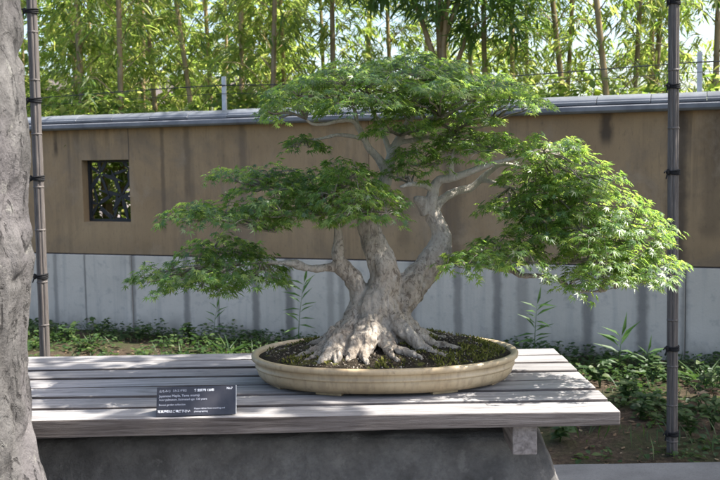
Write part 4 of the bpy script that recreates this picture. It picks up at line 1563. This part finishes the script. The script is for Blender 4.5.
for x, y, d, idx, rz, lab in seen:
    p = P(x, y, d)
    px_, py_ = p.x, d
    if idx == 3:
        # the leaning culm already drifts by this height: set its foot so that it crosses here
        t = p.z / 6.2
        off = Matrix.Rotation(rz, 3, 'Z') @ Vector((-0.75 * t - 0.19 * t * t + 0.05 * math.sin(t * 5 + 4), 0.1 * t, 0))
        px_, py_ = p.x - off.x, d - off.y
    put_bamboo(idx, px_, py_, rz, lab)
gl = 'leafy bamboo lost in the dense grove behind the wall'
deep = [(2.4, 11.4), (3.9, 12.0), (0.2, 12.6), (-0.8, 11.0), (1.5, 12.6), (-5.6, 11.2), (-4.6, 12.0), (-3.6, 12.6), (-2.7, 11.8), (-1.9, 12.4), (-1.0, 12.9), (0.9, 12.2), (1.7, 10.6), (2.1, 12.0), (3.4, 11.2), (3.0, 10.0), (4.3, 9.6), (4.9, 11.0), (-6.6, 10.8), (-4.3, 10.6), (-3.1, 10.9), (0.45, 10.9),
        (-6.0, 13.2), (-4.9, 13.8), (-3.9, 14.2), (-2.9, 13.4), (-2.0, 14.0), (-3.4, 11.4), (-5.9, 12.3), (1.3, 13.4),
        (5.2, 8.2), (5.9, 9.4), (1.2, 9.3), (-0.4, 11.4), (-5.0, 10.0), (6.3, 7.6)]
for i, (x, y) in enumerate(deep):
    put_bamboo((1, 4, 0, 4, 2)[i % 5], x, y, rb.uniform(0, 6.28), gl, rb.uniform(0.92, 1.12))


# darker drooping tree behind the top of the maple, and leafy bushes low behind the wall
def leaf_tree(name, x, y, z0, crown, nl, mat, tv, tf, ls, label, droop=0.8, trunk_h=None, cat='tree', group=None):
    root = tag(empty(name, (x, y, 0)), label, cat, group)
    mb = MB()
    top = crown[0][2]
    mb.tube([(0, 0, 0), (0.05, 0, top * 0.4), (0, 0.03, top * 0.8), (0, 0, top)], [0.07, 0.06, 0.04, 0.015], 9, 0.1)
    mats = []
    for (cx, cy, cz, rx, ry, rz_) in crown:
        mb.tube([(0, 0, max(0.3, cz - 1.0)), (cx * 0.5, cy * 0.5, cz - 0.2), (cx, cy, cz)], [0.03, 0.02, 0.006], 6, 0.1)
        ncl = int(nl * rx * rz_ * 4)
        for i in range(ncl):
            v = Vector((rb.gauss(0, 1), rb.gauss(0, 1), rb.gauss(0, 1))).normalized() * rb.uniform(0.3, 1.0) ** 0.5
            q = Vector((cx + v.x * rx, cy + v.y * ry, cz + v.z * rz_))
            for l in range(6):
                f = np.array([v.x + rb.gauss(0, .7), v.y + rb.gauss(0, .7), rb.uniform(-1, 0.4) * droop])
                mats.append(frame(f, np.array([rb.gauss(0, .4), rb.gauss(0, .4), 1]), ls * rb.uniform(0.7, 1.2), tuple(q + Vector((rb.gauss(0, .03), rb.gauss(0, .03), rb.gauss(0, .03))))))
    mb.build('trunk', M['culm'], root, True, fixn=False)
    link('crown', scatter_mesh('crown', tv, tf, mats), M[mat], root)


p = P(440, 30, 9.0)
leaf_tree('dark_tree', p.x, 9.0, 0, [(0, 0, 3.75, 0.75, 0.5, 0.55), (-0.6, -0.1, 3.35, 0.5, 0.4, 0.35), (0.7, 0.1, 3.6, 0.6, 0.5, 0.5), (0.1, -0.2, 3.1, 0.6, 0.4, 0.3), (-0.1, 0, 4.5, 0.9, 0.6, 0.5), (0.5, 0, 2.9, 0.5, 0.4, 0.3)], 120, 'dleaf', LANCE_V, LANCE_F, 0.2, 'dark drooping leaved tree directly behind the maple top', 1.2)
bs = [(-4.7, 10.2, 'leafy bush behind the wall at the far left'), (-2.55, 9.5, 'leafy bush behind the wall over the lattice window'), (-1.2, 9.6, 'leafy bush behind the wall left of the maple'), (1.9, 8.5, 'leafy bush behind the wall right of the maple top'), (3.0, 8.0, 'leafy bush behind the wall beside the right support pole'), (0.5, 9.2, 'leafy bush behind the wall hidden by the maple top')]
for x, y, lab in bs:
    leaf_tree('shrub', x, y, 0, [(0, 0, 1.9, 0.7, 0.4, 0.42), (0.5, 0.1, 1.7, 0.5, 0.4, 0.4), (-0.5, 0.05, 1.75, 0.5, 0.4, 0.4), (0.05, -0.1, 1.2, 0.6, 0.4, 0.5), (0.25, -0.05, 0.9, 0.6, 0.35, 0.4)], 110, 'bleaf', OVAL_V, OVAL_F, 0.085, lab, 0.7, cat='shrub', group='bushes behind the wall')

leaf_tree('shade_tree', 4.3, 4.95, 0, [(0, -0.3, 3.7, 1.0, 0.8, 1.0), (-0.5, -0.5, 3.0, 0.7, 0.6, 0.6), (0.5, 0.1, 4.3, 0.8, 0.7, 0.8), (-0.3, 0.3, 3.3, 0.7, 0.6, 0.6), (0.9, 0, 3.3, 0.7, 0.6, 0.6), (-0.6, -0.6, 3.4, 0.6, 0.5, 0.6), (-0.9, -0.6, 2.75, 0.5, 0.45, 0.4),  # tree added out of view to shade the path and bed
                                         (-1.85, -1.9, 4.25, 0.42, 0.5, 0.28), (-2.3, -1.6, 4.4, 0.4, 0.45, 0.25), (-2.35, -2.15, 4.2, 0.42, 0.45, 0.25), (-2.85, -1.9, 4.35, 0.4, 0.45, 0.25)], 84, 'dleaf', OVAL_V, OVAL_F, 0.11, 'unseen broadleaf tree added beyond the right edge to shade the bed and maple', 0.7)  # bough clusters added to shade the crown, left pads and table
far = [(-9.5, 18.5), (-7.4, 17.2), (-5.6, 18.8), (-3.7, 17.4), (-1.9, 18.6), (2.6, 19.4)]
for i, (x, y) in enumerate(far):
    hh_ = 1.0 if x < 1 else 0.72
    leaf_tree('broadleaf_tree', x, y, 0, [(0, 0, 3.3 * hh_, 1.2, 0.9, 1.1), (0.8, 0.2, 2.3, 0.9, 0.7, 0.8), (-0.8, -0.1, 2.4, 0.9, 0.7, 0.8), (0.1, 0.1, 4.6 * hh_, 0.9, 0.8, 0.7)], 55, 'bleaf', OVAL_V, OVAL_F, 0.17, 'rounded broadleaf tree far behind the bamboo grove', 0.7, group='far trees behind the grove')

# a pale house far behind the grove
house = tag(empty('house', (-5.5, 27, 0), 0.15), 'pale pinkish house glimpsed through the bamboo far behind', 'house')
mb = MB()
mb.box(-5, 5, 0, 6, 0, 3.3)
mb.build('wall', M['hwall'], house)
mb = MB()
mb.prism([(-5.4, 3.25), (5.4, 3.25), (4.6, 4.0), (-4.6, 4.0)], -0.4, 6.4)
mb.build('roof', M['hroof'], house)
for x in (-3, 0, 3):
    for z in (0.6, 2.0):
        mb = MB()
        mb.box(x - 0.6, x + 0.6, -0.05, -0.005, z, z + 1.0)
        wf = mb.build('window', M['galv'], house)
        mb = MB()
        mb.box(x - 0.52, x + 0.52, -0.07, -0.051, z + 0.08, z + 0.92)
        mb.build('pane', M['glass'], wf)
